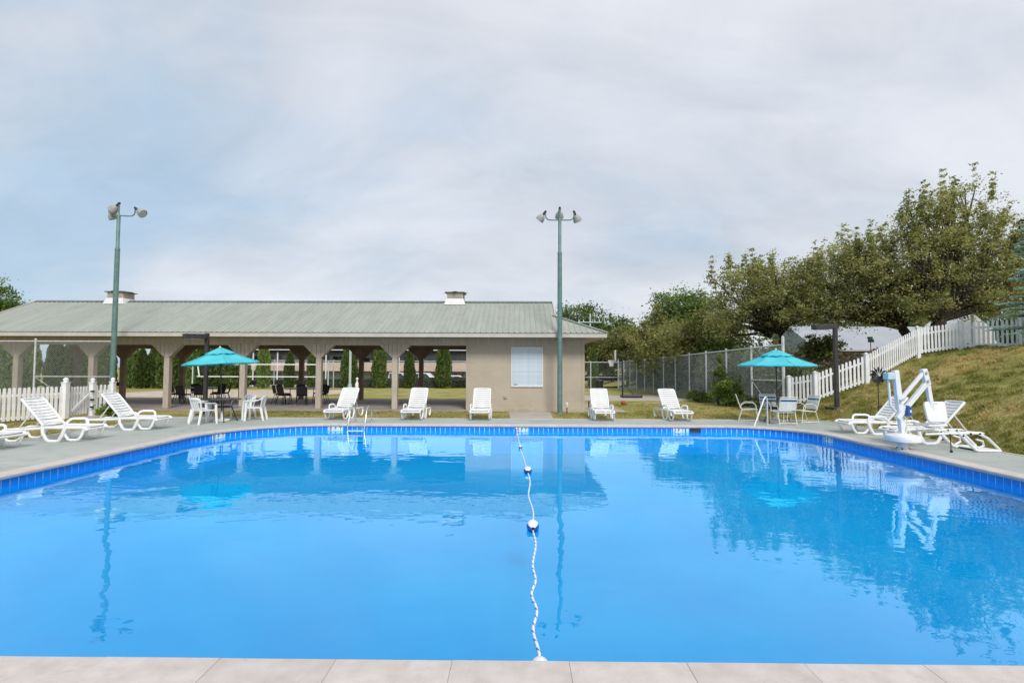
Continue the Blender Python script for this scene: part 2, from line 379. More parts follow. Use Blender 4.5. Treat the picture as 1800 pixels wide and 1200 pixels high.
class MB:
    """Collects simple solids into one mesh."""
    def __init__(s): s.v = []; s.f = []; s.mi = []; s.cm = 0
    def add(s, vs, fs):
        k = len(s.v); s.v += [tuple(p) for p in vs]; s.f += [tuple(i + k for i in f) for f in fs]; s.mi += [s.cm] * len(fs); return s
    def box(s, x0, x1, y0, y1, z0, z1, mtx=None):
        vs = [Vector(p) for p in ((x0, y0, z0), (x1, y0, z0), (x1, y1, z0), (x0, y1, z0), (x0, y0, z1), (x1, y0, z1), (x1, y1, z1), (x0, y1, z1))]
        if mtx is not None: vs = [mtx @ p for p in vs]
        return s.add(vs, [(0, 3, 2, 1), (4, 5, 6, 7), (0, 1, 5, 4), (1, 2, 6, 5), (2, 3, 7, 6), (3, 0, 4, 7)])
    def bar(s, a, b, w, h, up=(0, 0, 1)):
        """rectangular bar from a to b, w across, h along up"""
        a, b = Vector(a), Vector(b); d = (b - a).normalized(); u = Vector(up)
        if abs(d.dot(u)) > 0.98: u = Vector((0, 1, 0))
        r = d.cross(u).normalized() * w / 2; t = r.cross(d).normalized() * h / 2
        vs = [a - r - t, a + r - t, a + r + t, a - r + t, b - r - t, b + r - t, b + r + t, b - r + t]
        return s.add(vs, [(0, 3, 2, 1), (4, 5, 6, 7), (0, 1, 5, 4), (1, 2, 6, 5), (2, 3, 7, 6), (3, 0, 4, 7)])
    def tube(s, pts, r, n=8, closed=False, flat=1.0, up=(0, 0, 1)):
        """round tube along pts; r a number or a list; flat scales the section along its second axis"""
        P = [Vector(p) for p in pts]; m = len(P)
        rr = r if isinstance(r, (list, tuple)) else [r] * m
        vs = []; prev = None
        for i in range(m):
            if closed: d = P[(i + 1) % m] - P[i - 1]
            else: d = P[min(i + 1, m - 1)] - P[max(i - 1, 0)]
            d.normalize()
            if prev is None:
                u = Vector(up)
                if abs(d.dot(u)) > 0.95: u = Vector((0, 1, 0)) if abs(d.y) < 0.9 else Vector((1, 0, 0))
                a = d.cross(u).normalized()
            else:
                a = (prev - d * prev.dot(d)); 
                if a.length < 1e-6: a = d.cross(Vector((0, 0, 1)))
                a.normalize()
            prev = a; b = a.cross(d)
            for k in range(n):
                t = 2 * math.pi * (k + 0.5) / n
                vs.append(P[i] + a * math.cos(t) * rr[i] + b * math.sin(t) * rr[i] * flat)
        fs = []
        for i in range(m if closed else m - 1):
            j = (i + 1) % m
            for k in range(n):
                fs.append((i * n + k, i * n + (k + 1) % n, j * n + (k + 1) % n, j * n + k))
        if not closed:
            fs.append(tuple(range(n - 1, -1, -1))); fs.append(tuple((m - 1) * n + k for k in range(n)))
        return s.add(vs, fs)
    def lathe(s, prof, n=16, c=(0, 0, 0), mtx=None):
        vs = []
        for r, z in prof:
            for k in range(n):
                t = 2 * math.pi * k / n
                p = Vector((c[0] + r * math.cos(t), c[1] + r * math.sin(t), c[2] + z))
                vs.append(mtx @ p if mtx is not None else p)
        fs = []
        for i in range(len(prof) - 1):
            for k in range(n):
                fs.append((i * n + k, i * n + (k + 1) % n, (i + 1) * n + (k + 1) % n, (i + 1) * n + k))
        fs.append(tuple(range(n - 1, -1, -1))); fs.append(tuple((len(prof) - 1) * n + k for k in range(n)))
        return s.add(vs, fs)
    def prism(s, poly, axis, a, b):
        """extrude a 2D polygon along 'x','y' or 'z' from a to b"""
        n = len(poly)
        def P(p, t): return {'x': (t, p[0], p[1]), 'y': (p[0], t, p[1]), 'z': (p[0], p[1], t)}[axis]
        vs = [P(p, a) for p in poly] + [P(p, b) for p in poly]
        fs = [tuple(range(n))[::-1], tuple(range(n, 2 * n))] + [(i, (i + 1) % n, n + (i + 1) % n, n + i) for i in range(n)]
        return s.add(vs, fs)
    def mesh(s, name):
        me = bpy.data.meshes.new(name)
        me.from_pydata(s.v, [], s.f)
        if any(s.mi): me.polygons.foreach_set('material_index', s.mi)
        bm = bmesh.new(); bm.from_mesh(me); bmesh.ops.recalc_face_normals(bm, faces=bm.faces); bm.to_mesh(me); bm.free()
        me.update(); return me
    def build(s, name, m, parent=None, loc=(0, 0, 0), rot=(0, 0, 0), smooth=False, bevel=0.0):
        o = link_mesh(name, s.mesh(name), m, parent, loc, rot, False)
        if bevel:
            md = o.modifiers.new('bevel', 'BEVEL'); md.width = bevel; md.segments = 2; md.limit_method = 'ANGLE'
        if smooth:
            o.data.polygons.foreach_set('use_smooth', [True] * len(o.data.polygons))
            try: o.data.set_sharp_from_angle(angle=R(42))
            except Exception: pass
        return o

def tag(o, label, cat, group=None):
    o['label'] = label; o['category'] = cat
    if group: o['group'] = group
    return o
def thing(name, label, cat, loc=(0, 0, 0), rz=0.0, group=None):
    o = bpy.data.objects.new(name, None); col.objects.link(o)
    o.empty_display_size = 0.2; o.location = loc; o.rotation_euler = (0, 0, rz)
    return tag(o, label, cat, group)
def struct(o, kind='structure'):
    o['kind'] = kind; return o
def copy_thing(root, loc, rz, label, group=None):
    r = root.copy(); col.objects.link(r); r.location = loc; r.rotation_euler = (0, 0, rz); r['label'] = label
    if group: r['group'] = group
    for ch in KIDS[root]:
        c = ch.copy(); col.objects.link(c); c.parent = r
        for g in [q for q in KIDS.get(ch, [])]:
            d = g.copy(); col.objects.link(d); d.parent = c
    return r
KIDS = {}
def register(root):
    """remember a thing's parts so that it can be copied"""
    KIDS[root] = [o for o in col.objects if o.parent == root]
    for c in KIDS[root]: KIDS[c] = [o for o in col.objects if o.parent == c]
def arc(cx, cz, r, a0, a1, n):
    return [(cx + r * math.cos(R(a0 + (a1 - a0) * i / n)), cz + r * math.sin(R(a0 + (a1 - a0) * i / n))) for i in range(n + 1)]

# ------------------------------------------------------------------ ground
HILL_U = [-50, 0.0, 0.35, 1.0, 2.75, 5.6, 7.2, 9.0, 14, 30, 80, 400]
HILL_Z = [0, 0.0, 0.14, 0.46, 1.2, 2.3, 2.57, 2.66, 2.85, 3.2, 3.6, 3.6]
def ground_z(x, y):
    b = np.interp(y, [-200, 18.3, 58, 72, 120, 900], [-0.02, -0.02, -0.6, -1.5, -1.6, -1.6])
    x0 = np.interp(y, [-200, 20, 24, 60], [10.66, 10.66, 11.25, 11.6])
    k = np.interp(y, [-200, 24, 60, 120], [1, 1, 0.6, 0.35])
    return b + k * np.interp(x - x0, HILL_U, HILL_Z)
def gz(x, y): return float(ground_z(x, y))

DX0, DX1, DY0, DY1 = -12.2, 10.6, 0.2, 18.3        # deck outline
def axis(lo, hi, fine_lo, fine_hi, step):
    a = list(np.arange(fine_lo, fine_hi + 1e-6, step))
    v, s = fine_hi, step
    while v < hi: s *= 1.35; v += s; a.append(min(v, hi))
    v, s = fine_lo, step
    while v > lo: s *= 1.35; v -= s; a.insert(0, max(v, lo))
    return np.array(a)
def grid_mesh(name, xs, ys, zf, drop=None):
    X, Y = np.meshgrid(xs, ys); Z = zf(X, Y)
    nx, ny = len(xs), len(ys)
    vs = np.stack([X, Y, Z], -1).reshape(-1, 3)
    fs = []
    for j in range(ny - 1):
        for i in range(nx - 1):
            cx, cy = (xs[i] + xs[i + 1]) / 2, (ys[j] + ys[j + 1]) / 2
            if drop and drop(cx, cy): continue
            k = j * nx + i
            fs.append((k, k + 1, k + nx + 1, k + nx))
    me = bpy.data.meshes.new(name); me.from_pydata(vs.tolist(), [], fs); me.update()
    me.polygons.foreach_set('use_smooth', [True] * len(me.polygons))
    return me
rng = np.random.default_rng(4)
def lumpy(X, Y):
    z = ground_z(X, Y)
    amp = np.clip((X - 10.9) / 1.5, 0, 1) * 0.035
    return z + amp * (np.sin(X * 2.3 + Y * 1.1) + np.sin(Y * 3.1 - X * 1.7) + np.sin(X * 5.3) * np.sin(Y * 4.7))
lawn = link_mesh('lawn', grid_mesh('lawn', axis(-400, 400, -30, 30.3, 0.45), axis(-40, 700, -4, 60.2, 0.45), lumpy,
                 drop=lambda x, y: DX0 + 0.5 < x < DX1 - 0.55 and DY0 + 0.5 < y < DY1 - 0.5), M['lawn'])
struct(lawn)

# ------------------------------------------------------------------ pool outline (nose of the coping), counter-clockwise
PX0, PX1, PY0, PY1 = -8.45, 8.42, 3.38, 16.30
def pool_outline():
    pts = []
    def line(a, b, step=0.12):
        n = max(1, int((Vector(b) - Vector(a)).length / step))
        for i in range(n): pts.append(Vector(a).lerp(Vector(b), i / n))
    def corner(cx, cy, r, a0):
        n = max(6, int(r * math.pi / 2 / 0.1))
        for i in range(n): t = R(a0 + 90 * i / n); pts.append(Vector((cx + r * math.cos(t), cy + r * math.sin(t))))
    rn, rr, rl = 0.6, 2.1, 2.9
    line((PX0 + rn, PY0), (PX1 - rn, PY0)); corner(PX1 - rn, PY0 + rn, rn, -90)
    line((PX1, PY0 + rn), (PX1, PY1 - rr)); corner(PX1 - rr, PY1 - rr, rr, 0)
    line((PX1 - rr, PY1), (PX0 + rl, PY1)); corner(PX0 + rl, PY1 - rl, rl, 90)
    line((PX0, PY1 - rl), (PX0, PY0 + rn)); corner(PX0 + rn, PY0 + rn, rn, 180)
    return pts
OUT = pool_outline()
N_OUT = len(OUT)
NRM = []
for i in range(N_OUT):
    d = (OUT[(i + 1) % N_OUT] - OUT[i - 1]).normalized(); NRM.append(Vector((d.y, -d.x)))
CUM = [0.0]
for i in range(N_OUT): CUM.append(CUM[-1] + (OUT[(i + 1) % N_OUT] - OUT[i]).length)
PERIM = CUM[-1]
def at(s, off=0.0):
    """point and outward normal at arc length s along the pool edge"""
    s %= PERIM
    i = min(int(np.searchsorted(CUM, s, 'right')) - 1, N_OUT - 1)
    t = (s - CUM[i]) / (CUM[i + 1] - CUM[i]); j = (i + 1) % N_OUT
    n = (NRM[i].lerp(NRM[j], t)).normalized()
    return OUT[i].lerp(OUT[j], t) + n * off, n
def ring(off, z): return [(OUT[i].x + NRM[i].x * off, OUT[i].y + NRM[i].y * off, z) for i in range(N_OUT)]
def strip(mb, profile):
    """closed band round the pool through (offset, z) points"""
    k = len(mb.v)
    vs = []; fs = []
    for off, z in profile: vs += ring(off, z)
    for p in range(len(profile) - 1):
        for i in range(N_OUT):
            j = (i + 1) % N_OUT
            fs.append((p * N_OUT + i, p * N_OUT + j, (p + 1) * N_OUT + j, (p + 1) * N_OUT + i))
    mb.add(vs, fs)

# pool shell
basin = MB(); strip(basin, [(0.040, -0.205), (0.040, -0.36), (0.02, -0.44), (-0.06, -0.54), (-0.20, -0.64), (-0.36, -0.72), (-0.52, -0.79), (-0.52, -1.4)])
pool = struct(basin.build('pool_basin', M['pool_paint']))
xs = np.linspace(PX0 - 0.1, PX1 + 0.1, 30); ys = np.linspace(PY0 - 0.1, PY1 + 0.1, 6)
fl = grid_mesh('pool_floor', xs, ys, lambda X, Y: np.interp(X, [-9, -6.5, -2.0, 0.3, 9], [-0.785, -0.785, -0.785, -0.785, -0.785]) + 0 * Y)
link_mesh('pool_floor', fl, M['pool_floor'], pool)
g = MB(); strip(g, [(0.040, -0.03), (0.040, -0.2045)]); g.build('tile_bed', M['grout'], pool)

# coping stones with open joints
STONE = 0.728
n_st = int(PERIM / STONE); st_len = PERIM / n_st
prof = [(0.012, -0.062), (0.0, -0.045), (0.0, -0.012), (0.008, 0.001), (0.022, 0.008), (0.33, 0.008), (0.33, -0.062)]
bed = MB(); strip(bed, [(0.02, -0.05), (0.02, 0.0015), (0.335, 0.0015), (0.335, -0.05)])
coping = struct(bed.build('coping', M['mortar']))
crnd = random.Random(3)
for k in range(n_st):
    s0, s1 = k * st_len + 0.0016 + 0.15, (k + 1) * st_len - 0.0016 + 0.15
    mb = MB(); vs = []; fs = []; q = len(prof); m = 8
    dz = crnd.uniform(-0.0012, 0.0012)
    for i in range(m + 1):
        p, nn = at(s0 + (s1 - s0) * i / m)
        for off, z in prof: vs.append((p.x + nn.x * off, p.y + nn.y * off, z + dz))
    for i in range(m):
        for a in range(q): b = (a + 1) % q; fs.append((i * q + a, (i + 1) * q + a, (i + 1) * q + b, i * q + b))
    fs.append(tuple(range(q))); fs.append(tuple(m * q + a for a in range(q))[::-1])
    mb.add(vs, fs); mb.build('coping_stone', M['coping'], coping)

# waterline tiles on the walls that face the view
TW = 0.1524
tile_me = MB().box(-0.0690, 0.0690, -0.0018, 0.0018, -0.0722, 0.0722).mesh('pool_tile')
tile_me.materials.append(M['tile'])
band = struct(link_mesh('waterline_tiling', (lambda mb: (strip(mb, [(0.0385, -0.2005), (0.0385, -0.2055), (0.041, -0.2055)]), mb.mesh('waterline_tiling'))[1])(MB()), M['tile']))
s_r = next(CUM[i] for i in range(N_OUT) if OUT[i].x > 8.3 and OUT[i].y > 7.4)      # start on the right wall
s_l = next(CUM[i] for i in range(N_OUT) if OUT[i].x < -8.3 and OUT[i].y < 7.4)     # end on the left wall
SKIMMERS = [(-6.95, -6.60), (5.32, 5.66)]
MARKERS = [(-5.79, -5.33), (0.06, 0.42), (4.93, 5.27)]
n_t = int((s_l - s_r) / TW)
trnd = random.Random(11)
for k in range(n_t):
    p, nn = at(s_r + (k + 0.5) * TW, 0.0370)
    if p.y > 16.2 and any(a - 0.03 < p.x < b + 0.03 for a, b in SKIMMERS): continue
    o = link_mesh('tile', tile_me, None, band, (p.x, p.y, -0.1275), (0, 0, math.atan2(nn.y, nn.x) - math.pi / 2 + trnd.uniform(-0.008, 0.008)))
for a, b in SKIMMERS:
    t = thing('skimmer', 'dark skimmer opening in the tiled wall beside the ' + ('handrail' if a > 0 else 'ladder'), 'skimmer', ((a + b) / 2, PY1 + 0.03, -0.13), 0, 'skimmers in the pool wall')
    w = (b - a) / 2
    MB().box(-w, w, -0.008, 0.006, -0.06, 0.065).build('throat_shade', M['hole_shade'], t)  # solid dark panel; the shade of the opening is put into its colour
    f = MB(); f.box(-w - 0.02, w + 0.02, -0.012, 0.0, -0.075, -0.0605); f.box(-w - 0.02, -w - 0.0005, -0.012, 0.0, -0.06, 0.065); f.box(w + 0.0005, w + 0.02, -0.012, 0.0, -0.06, 0.065)
    f.build('surround', M['tile'], t)

def text_mesh(txt, size):
    cu = bpy.data.curves.new('letters', 'FONT'); cu.body = txt; cu.size = size; cu.align_x = 'CENTER'; cu.align_y = 'CENTER'; cu.extrude = 0.0008; cu.offset = 0.0012
    o = bpy.data.objects.new('letters', cu); col.objects.link(o)
    dg = bpy.context.evaluated_depsgraph_get()
    me = bpy.data.meshes.new_from_object(o.evaluated_get(dg))
    bpy.data.objects.remove(o); return me
def marker(txt, s, w, label):
    p, nn = at(s, 0.030)
    rz = math.atan2(nn.y, nn.x) - math.pi / 2
    t = thing('depth_marker', label, 'depth marker', (p.x, p.y, -0.1275), rz, 'depth markers on the pool wall')
    n = 3; e = w / n
    for i in range(n):
        MB().box(-w / 2 + i * e + 0.002, -w / 2 + (i + 1) * e - 0.002, -0.004, 0.004, -0.072, 0.072).build('tile', M['marker'], t)
    for i, ch in enumerate(txt):
        if ch == ' ': continue
        link_mesh('letter', text_mesh(ch, 0.15), M['black'], t, (-w / 2 + (i + 0.5) * e, -0.0055, -0.004), (R(90), 0, 0))
    return t
def s_of(x): return next(CUM[i] for i in range(N_OUT) if OUT[i].y > 16.29 and OUT[i].x <= x)
marker('8FT', s_of(-5.56), 0.46, 'white tile depth marker reading 8 FT beside the pool ladder')
marker('5FT', s_of(0.24), 0.36, 'white tile depth marker reading 5 FT beside the float rope')
marker('3FT', s_of(5.09), 0.36, 'white tile depth marker reading 3 FT beside a skimmer on the straight wall')
s_lc = next(CUM[i] for i in range(N_OUT) if OUT[i].x < -8.0 and OUT[i].y < 14.55)
s_rc = next(CUM[i] for i in range(N_OUT) if OUT[i].x > 8.3 and OUT[i].y > 14.35)
marker('8FT', s_lc, 0.40, 'white tile depth marker reading 8 FT on the curved corner by the plastic chairs')
marker('3FT', s_rc, 0.36, 'white tile depth marker reading 3 FT on the curved corner by the strap chairs')

# water
WZ = -0.185
me = bpy.data.meshes.new('water')
bm = bmesh.new()
bm.faces.new([bm.verts.new(p) for p in ring(0.045, WZ)]); bm.to_mesh(me); bm.free()
struct(link_mesh('water', me, M['water']))

# ------------------------------------------------------------------ deck, border strip, paths
def ring_sheet(name, outer, inner, z, m):
    bm = bmesh.new(); ed = []
    for loop in (outer, inner):
        vv = [bm.verts.new((p[0], p[1], z)) for p in loop]
        for i in range(len(vv)): ed.append(bm.edges.new((vv[i], vv[(i + 1) % len(vv)])))
    bmesh.ops.triangle_fill(bm, use_beauty=True, edges=ed)
    bmesh.ops.recalc_face_normals(bm, faces=bm.faces)
    if sum(f.normal.z for f in bm.faces) < 0: bmesh.ops.reverse_faces(bm, faces=bm.faces)
    me = bpy.data.meshes.new(name); bm.to_mesh(me); bm.free()
    return struct(link_mesh(name, me, m))
def rrect(x0, x1, y0, y1, r, n=8):
    out = []
    for cx, cy, a in ((x1 - r, y0 + r, -90), (x1 - r, y1 - r, 0), (x0 + r, y1 - r, 90), (x0 + r, y0 + r, 180)):
        for i in range(n + 1): t = R(a + 90 * i / n); out.append((cx + r * math.cos(t), cy + r * math.sin(t)))
    return out
dk = rrect(DX0, DX1, DY0, DY1, 0.9)
ring_sheet('pool_deck', rrect(DX0 + 0.1, DX1 - 0.1, DY0 + 0.1, DY1 - 0.1, 0.85), ring(0.332, 0), 0.0, M['deck'])
bd = MB(); ix = rrect(DX0 + 0.1, DX1 - 0.1, DY0 + 0.1, DY1 - 0.1, 0.85); n = len(dk)
bd.add([(x, y, 0.012) for x, y in ix] + [(x, y, 0.012) for x, y in dk] + [(x, y, -0.15) for x, y in dk] + [(x, y, -0.02) for x, y in ix],
       [(i, (i + 1) % n, n + (i + 1) % n, n + i) for i in range(n)] + [(n + i, n + (i + 1) % n, 2 * n + (i + 1) % n, 2 * n + i) for i in range(n)]
       + [(3 * n + i, 3 * n + (i + 1) % n, (i + 1) % n, i) for i in range(n)])
struct(bd.build('deck_border', M['border']))
def path_slab(name, pts, m, dz=0.012, thick=0.1):
    mb = MB(); k = len(pts)
    mb.add([(x, y, gz(x, y) + dz) for x, y in pts] + [(x, y, gz(x, y) + dz - thick) for x, y in pts],
           [tuple(range(k))] + [(i, k + i, k + (i + 1) % k, (i + 1) % k) for i in range(k)])
    return struct(mb.build(name, m))
path_slab('entrance_path', [(-0.25, 18.3), (1.25, 18.3), (1.35, 21.75), (-0.35, 21.75)], M['path'])
path_slab('side_path', [(1.36, 21.75), (4.6, 21.75), (4.6, 23.3), (3.9, 27.4), (2.82, 27.4), (2.82, 21.95), (1.36, 21.95)], M['path'])
path_slab('basketball_pad', [(3.0, 31.0), (9.6, 31.0), (10.6, 32.0), (10.6, 38.0), (3.0, 38.0)], M['path'])
path_slab('garden_path', [(-12.2, 16.3), (-11.0, 18.31), (-11.6, 18.6), (-15.6, 19.0), (-15.9, 17.9), (-13.8, 17.5)], M['path'])
path_slab('sand_court', [(-30, 32.2), (-16.2, 32.2), (-13.8, 34), (-13.2, 46), (-16, 47.5), (-30, 46.5)], M['sand'])
path_slab('parking_lot', [(-70, 58.5), (20, 58.5), (20, 70.5), (-70, 70.5)], M['asphalt'], 0.03)
path_slab('side_road', [(4, 62), (70, 66), (70, 73), (4, 70.6)], M['road'], 0.07)

# ------------------------------------------------------------------ float rope
rope_pts = [(-0.03, 16.31, -0.11), (-0.02, 16.15, -0.16), (0.075, 12.96, WZ), (0.14, 11.4, WZ), (0.20, 10.08, WZ), (0.22, 9.2, WZ), (0.175, 8.3, WZ), (0.22, 7.4, WZ),
            (0.195, 6.61, WZ), (0.21, 6.05, WZ), (0.16, 5.46, WZ), (0.175, 5.06, WZ), (0.13, 4.76, WZ), (0.165, 4.44, WZ), (0.125, 4.13, WZ), (0.155, 3.83, WZ), (0.16, 3.6, WZ), (0.15, 3.42, -0.16)]
def catmull(P, per):
    P = [Vector(p) for p in P]; out = []
    for i in range(len(P) - 1):
        a, b, c, d = P[max(i - 1, 0)], P[i], P[i + 1], P[min(i + 2, len(P) - 1)]
        n = max(2, int((c - b).length / per))
        for k in range(n):
            t = k / n
            out.append(0.5 * ((2 * b) + (c - a) * t + (2 * a - 5 * b + 4 * c - d) * t * t + (3 * b - a - 3 * c + d) * t ** 3))
    out.append(P[-1]); return out
rp = catmull(rope_pts, 0.012)
rope = thing('float_rope', 'blue and white twisted rope with floats stretched across the pool', 'rope', rope_pts[0])
off = -Vector(rope_pts[0])
mb = MB(); vs = []; fs = []; mi = []; nn = 9; L = 0
rp2 = [p + Vector((0, 0, 0.004)) for p in rp]
for i, p in enumerate(rp2):
    d = (rp2[min(i + 1, len(rp2) - 1)] - rp2[max(i - 1, 0)]).normalized(); a = d.cross(Vector((0, 0, 1))).normalized(); b = a.cross(d)
    if i: L += (p - rp2[i - 1]).length
    for k in range(nn):
        t = 2 * math.pi * k / nn + L * 2 * math.pi / 0.125
        r = 0.0115 * (1 + 0.13 * math.cos(3 * 2 * math.pi * k / nn))
        vs.append(p + off + a * math.cos(t) * r + b * math.sin(t) * r)
for i in range(len(rp2) - 1):
    for k in range(nn):
        fs.append((i * nn + k, i * nn + (k + 1) % nn, (i + 1) * nn + (k + 1) % nn, (i + 1) * nn + k)); mi.append(1 if k in (0, 1) else 0)
mb.add(vs, fs); mb.mi = mi
mb.build('twisted_cord', [M['rope_white'], M['rope_blue']], rope, smooth=True)
for (fx, fy, sz) in ((0.075, 12.96, 0.6), (0.20, 10.08, 1.0), (0.195, 6.61, 1.0), (0.155, 3.55, 0.85)):
    h = 0.105 * sz; rad = 0.078 * sz
    pf = [(rad * 0.30, -h)] + [(rad * math.sin(math.acos(max(-1, min(1, t)))) ** 0.8, h * t) for t in (-0.93, -0.75, -0.5, -0.25, 0.0)]
    pb = [(r, -z) for r, z in pf[::-1]]
    full = pf + pb[1:]
    def half(a0, sp):                                     # ovoid along the rope, cut level through its axis
        mb = MB(); n = 12
        vs = [(r * math.cos(R(a0 + sp * k / n)), z, r * math.sin(R(a0 + sp * k / n))) for r, z in full for k in range(n + 1)]
        fs = [(i * (n + 1) + k, i * (n + 1) + k + 1, (i + 1) * (n + 1) + k + 1, (i + 1) * (n + 1) + k) for i in range(len(full) - 1) for k in range(n)]
        mb.add(vs, fs); return mb
    f = half(148, 244).build('float', M['blue_float'], rope, Vector((fx, fy, WZ + 0.038)) + off, smooth=True)
    q = half(32, 116); q.build('float_cap', M['white_plastic'], f, smooth=True)
e = MB().lathe([(0.03, 0), (0.03, 0.012), (0.012, 0.02), (0.012, 0.04)], 12); e.build('wall_anchor', M['steel'], rope, Vector((-0.03, 16.335, -0.11)) + off, (R(90), 0, 0), True)

# ------------------------------------------------------------------ ladder and handrail
lad = thing('pool_ladder', 'stainless steel pool ladder hooked over the coping', 'ladder', (-5.0, 16.4, 0))
for sx in (-0.26, 0.26):
    pts = [(sx, 0.66, -0.05), (sx, 0.66, 0.30)] + [(sx, 0.36 + 0.30 * math.cos(R(a)), 0.30 + 0.24 * math.sin(R(a))) for a in range(20, 161, 20)]
    pts += [(sx, 0.02, 0.22), (sx, -0.13, -0.10), (sx, -0.15, -0.35), (sx, -0.15, -1.5)]
    MB().tube(pts, 0.022, 10).build('handrail', M['steel'], lad, smooth=True)
    MB().lathe([(0.055, 0), (0.055, 0.012), (0.03, 0.02)], 14, (sx, 0.66, 0.0)).build('escutcheon', M['steel'], lad, smooth=True)
for z in (-0.19, -0.5, -0.8, -1.1):
    MB().box(-0.24, 0.24, -0.21, -0.11, z - 0.015, z + 0.015).build('step', M['white_plastic'], lad, bevel=0.005)
hr = thing('stair_handrail', 'white sloping handrail running from a deck post down into the pool', 'handrail', (7.9, 16.72, 0))
MB().tube([(0, 0, 0), (0, 0, 0.80), (-0.02, -0.01, 0.85), (-0.05, -0.02, 0.88)], 0.024, 10).build('post', M['galv'], hr, smooth=True)
MB().tube([(-0.05, -0.02, 0.88), (-0.09, -0.035, 0.86), (-0.13, -0.055, 0.80), (-0.72, -0.42, -0.30), (-0.80, -0.46, -0.5), (-1.0, -0.6, -1.1)], 0.022, 10).build('rail', M['white_metal'], hr, smooth=True)

# ------------------------------------------------------------------ pavilion
PVZ = -0.05
pav = thing('pavilion', 'long tan open pavilion with arched bays and a pale green metal roof', 'pavilion', (-10.6, 25.2, PVZ))
PO = Vector((-10.6, 25.2, PVZ))
def pv(mb): mb.v = [tuple(Vector(p) - PO) for p in mb.v]; return mb
FY, BY = 22.2, 28.2                        # front and back column lines
WX0, WX1 = -2.15, 2.80                     # closed block
COLS = [-5.19, -8.43, -11.67, -14.91, -18.15, -21.39, -23.9]
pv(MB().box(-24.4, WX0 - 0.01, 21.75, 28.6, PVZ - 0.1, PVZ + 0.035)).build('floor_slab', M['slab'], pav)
pv(MB().box(WX0, WX1, FY - 0.12, BY + 0.12, PVZ - 0.1, 3.0)).build('wall', M['tan'], pav)
pv(MB().box(WX0 - 0.02, WX1 + 0.02, FY - 0.14, FY - 0.121, 2.69, 3.0)).build('frieze_board', M['tan_wood'], pav)
pv(MB().box(WX0 - 0.015, WX1 + 0.015, FY - 0.16, FY - 0.121, PVZ - 0.1, 0.06)).build('wall_base', M['path'], pav)
pv(MB().box(WX0 - 0.02, WX0 + 0.10, FY - 0.14, FY - 0.121, 0.061, 2.689)).build('corner_board', M['tan_wood'], pav)
pv(MB().box(WX1 - 0.09, WX1 + 0.02, FY - 0.14, FY - 0.121, 0.061, 2.689)).build('corner_board', M['tan'], pav)
# window with a closed blind
wx0, wx1, wz0, wz1 = -0.22, 1.02, 1.0, 2.57
win = pv(MB().box(wx0, wx1, FY - 0.13, FY - 0.122, wz0, wz1)).build('window', M['window'], pav)
fr = MB(); fr.box(wx0 - 0.05, wx1 + 0.05, FY - 0.165, FY - 0.122, wz1, wz1 + 0.05); fr.box(wx0 - 0.05, wx1 + 0.05, FY - 0.175, FY - 0.122, wz0 - 0.05, wz0)
fr.box(wx0 - 0.05, wx0, FY - 0.16, FY - 0.122, wz0 + 0.001, wz1 - 0.001); fr.box(wx1, wx1 + 0.05, FY - 0.16, FY - 0.122, wz0 + 0.001, wz1 - 0.001)
pv(fr).build('frame', M['frame_white'], win)
nsl = 20; sh = (wz1 - wz0) / nsl
sl_me = MB().box(wx0 + 0.004, wx1 - 0.004, -0.008, 0.008, -sh / 2 + 0.002, sh / 2 - 0.0005).mesh('slat'); sl_me.materials.append(M['blind'])
for i in range(nsl):
    link_mesh('slat', sl_me, None, win, Vector((0, FY - 0.145, wz0 + (i + 0.5) * sh)) - PO, (R(4), 0, 0))
pv(MB().box(wx0 + 0.06, wx0 + 0.22, FY - 0.157, FY - 0.15, wz0 + 0.03, wz0 + 0.06)).build('sticker', M['black'], win)
vt = MB(); vt.box(-0.58, -0.44, FY - 0.15, FY - 0.121, 0.44, 0.58)
for i in range(4): vt.box(-0.57, -0.45, FY - 0.165, FY - 0.15, 0.455 + i * 0.03, 0.47 + i * 0.03)
pv(vt).build('wall_vent', M['mortar'], pav)
# beams and columns with flared board heads
for (y, mt, wd) in ((FY, 'tan_wood', 'front_beam'), (BY, 'ceiling_and_shade', 'back_beam')):  # back beam takes the darker brown: shade put into its colour
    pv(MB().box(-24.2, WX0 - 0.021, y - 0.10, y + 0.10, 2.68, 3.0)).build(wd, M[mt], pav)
def column_parts(x, y, mt):
    c = pv(MB().box(x - 0.115, x + 0.115, y - 0.115, y + 0.115, PVZ + 0.036, 2.15)).build('column', M[mt], pav, bevel=0.012)
    b = MB(); n = 7; w = 1.30 / n
    for i in range(n):
        a0 = -0.65 + i * w + 0.006; a1 = -0.65 + (i + 1) * w - 0.006
        zb = lambda a: 2.15 + max(0, abs(a) - 0.12) / 0.53 * 0.53
        for yy in (y - 0.125, y + 0.101):
            b.prism([(x + a0, zb(a0)), (x + a1, zb(a1)), (x + a1, 2.735), (x + a0, 2.735)], 'y', yy, yy + 0.024)
    b.prism([(x - 0.64, 2.679), (x - 0.11, 2.16), (x + 0.11, 2.16), (x + 0.64, 2.679)], 'y', y - 0.099, y + 0.099)
    pv(b).build('flared_head', M[mt], c)
for x in COLS: column_parts(x, FY, 'tan_wood'); column_parts(x, BY, 'ceiling_and_shade')  # back row painted darker brown to look shaded under the roof
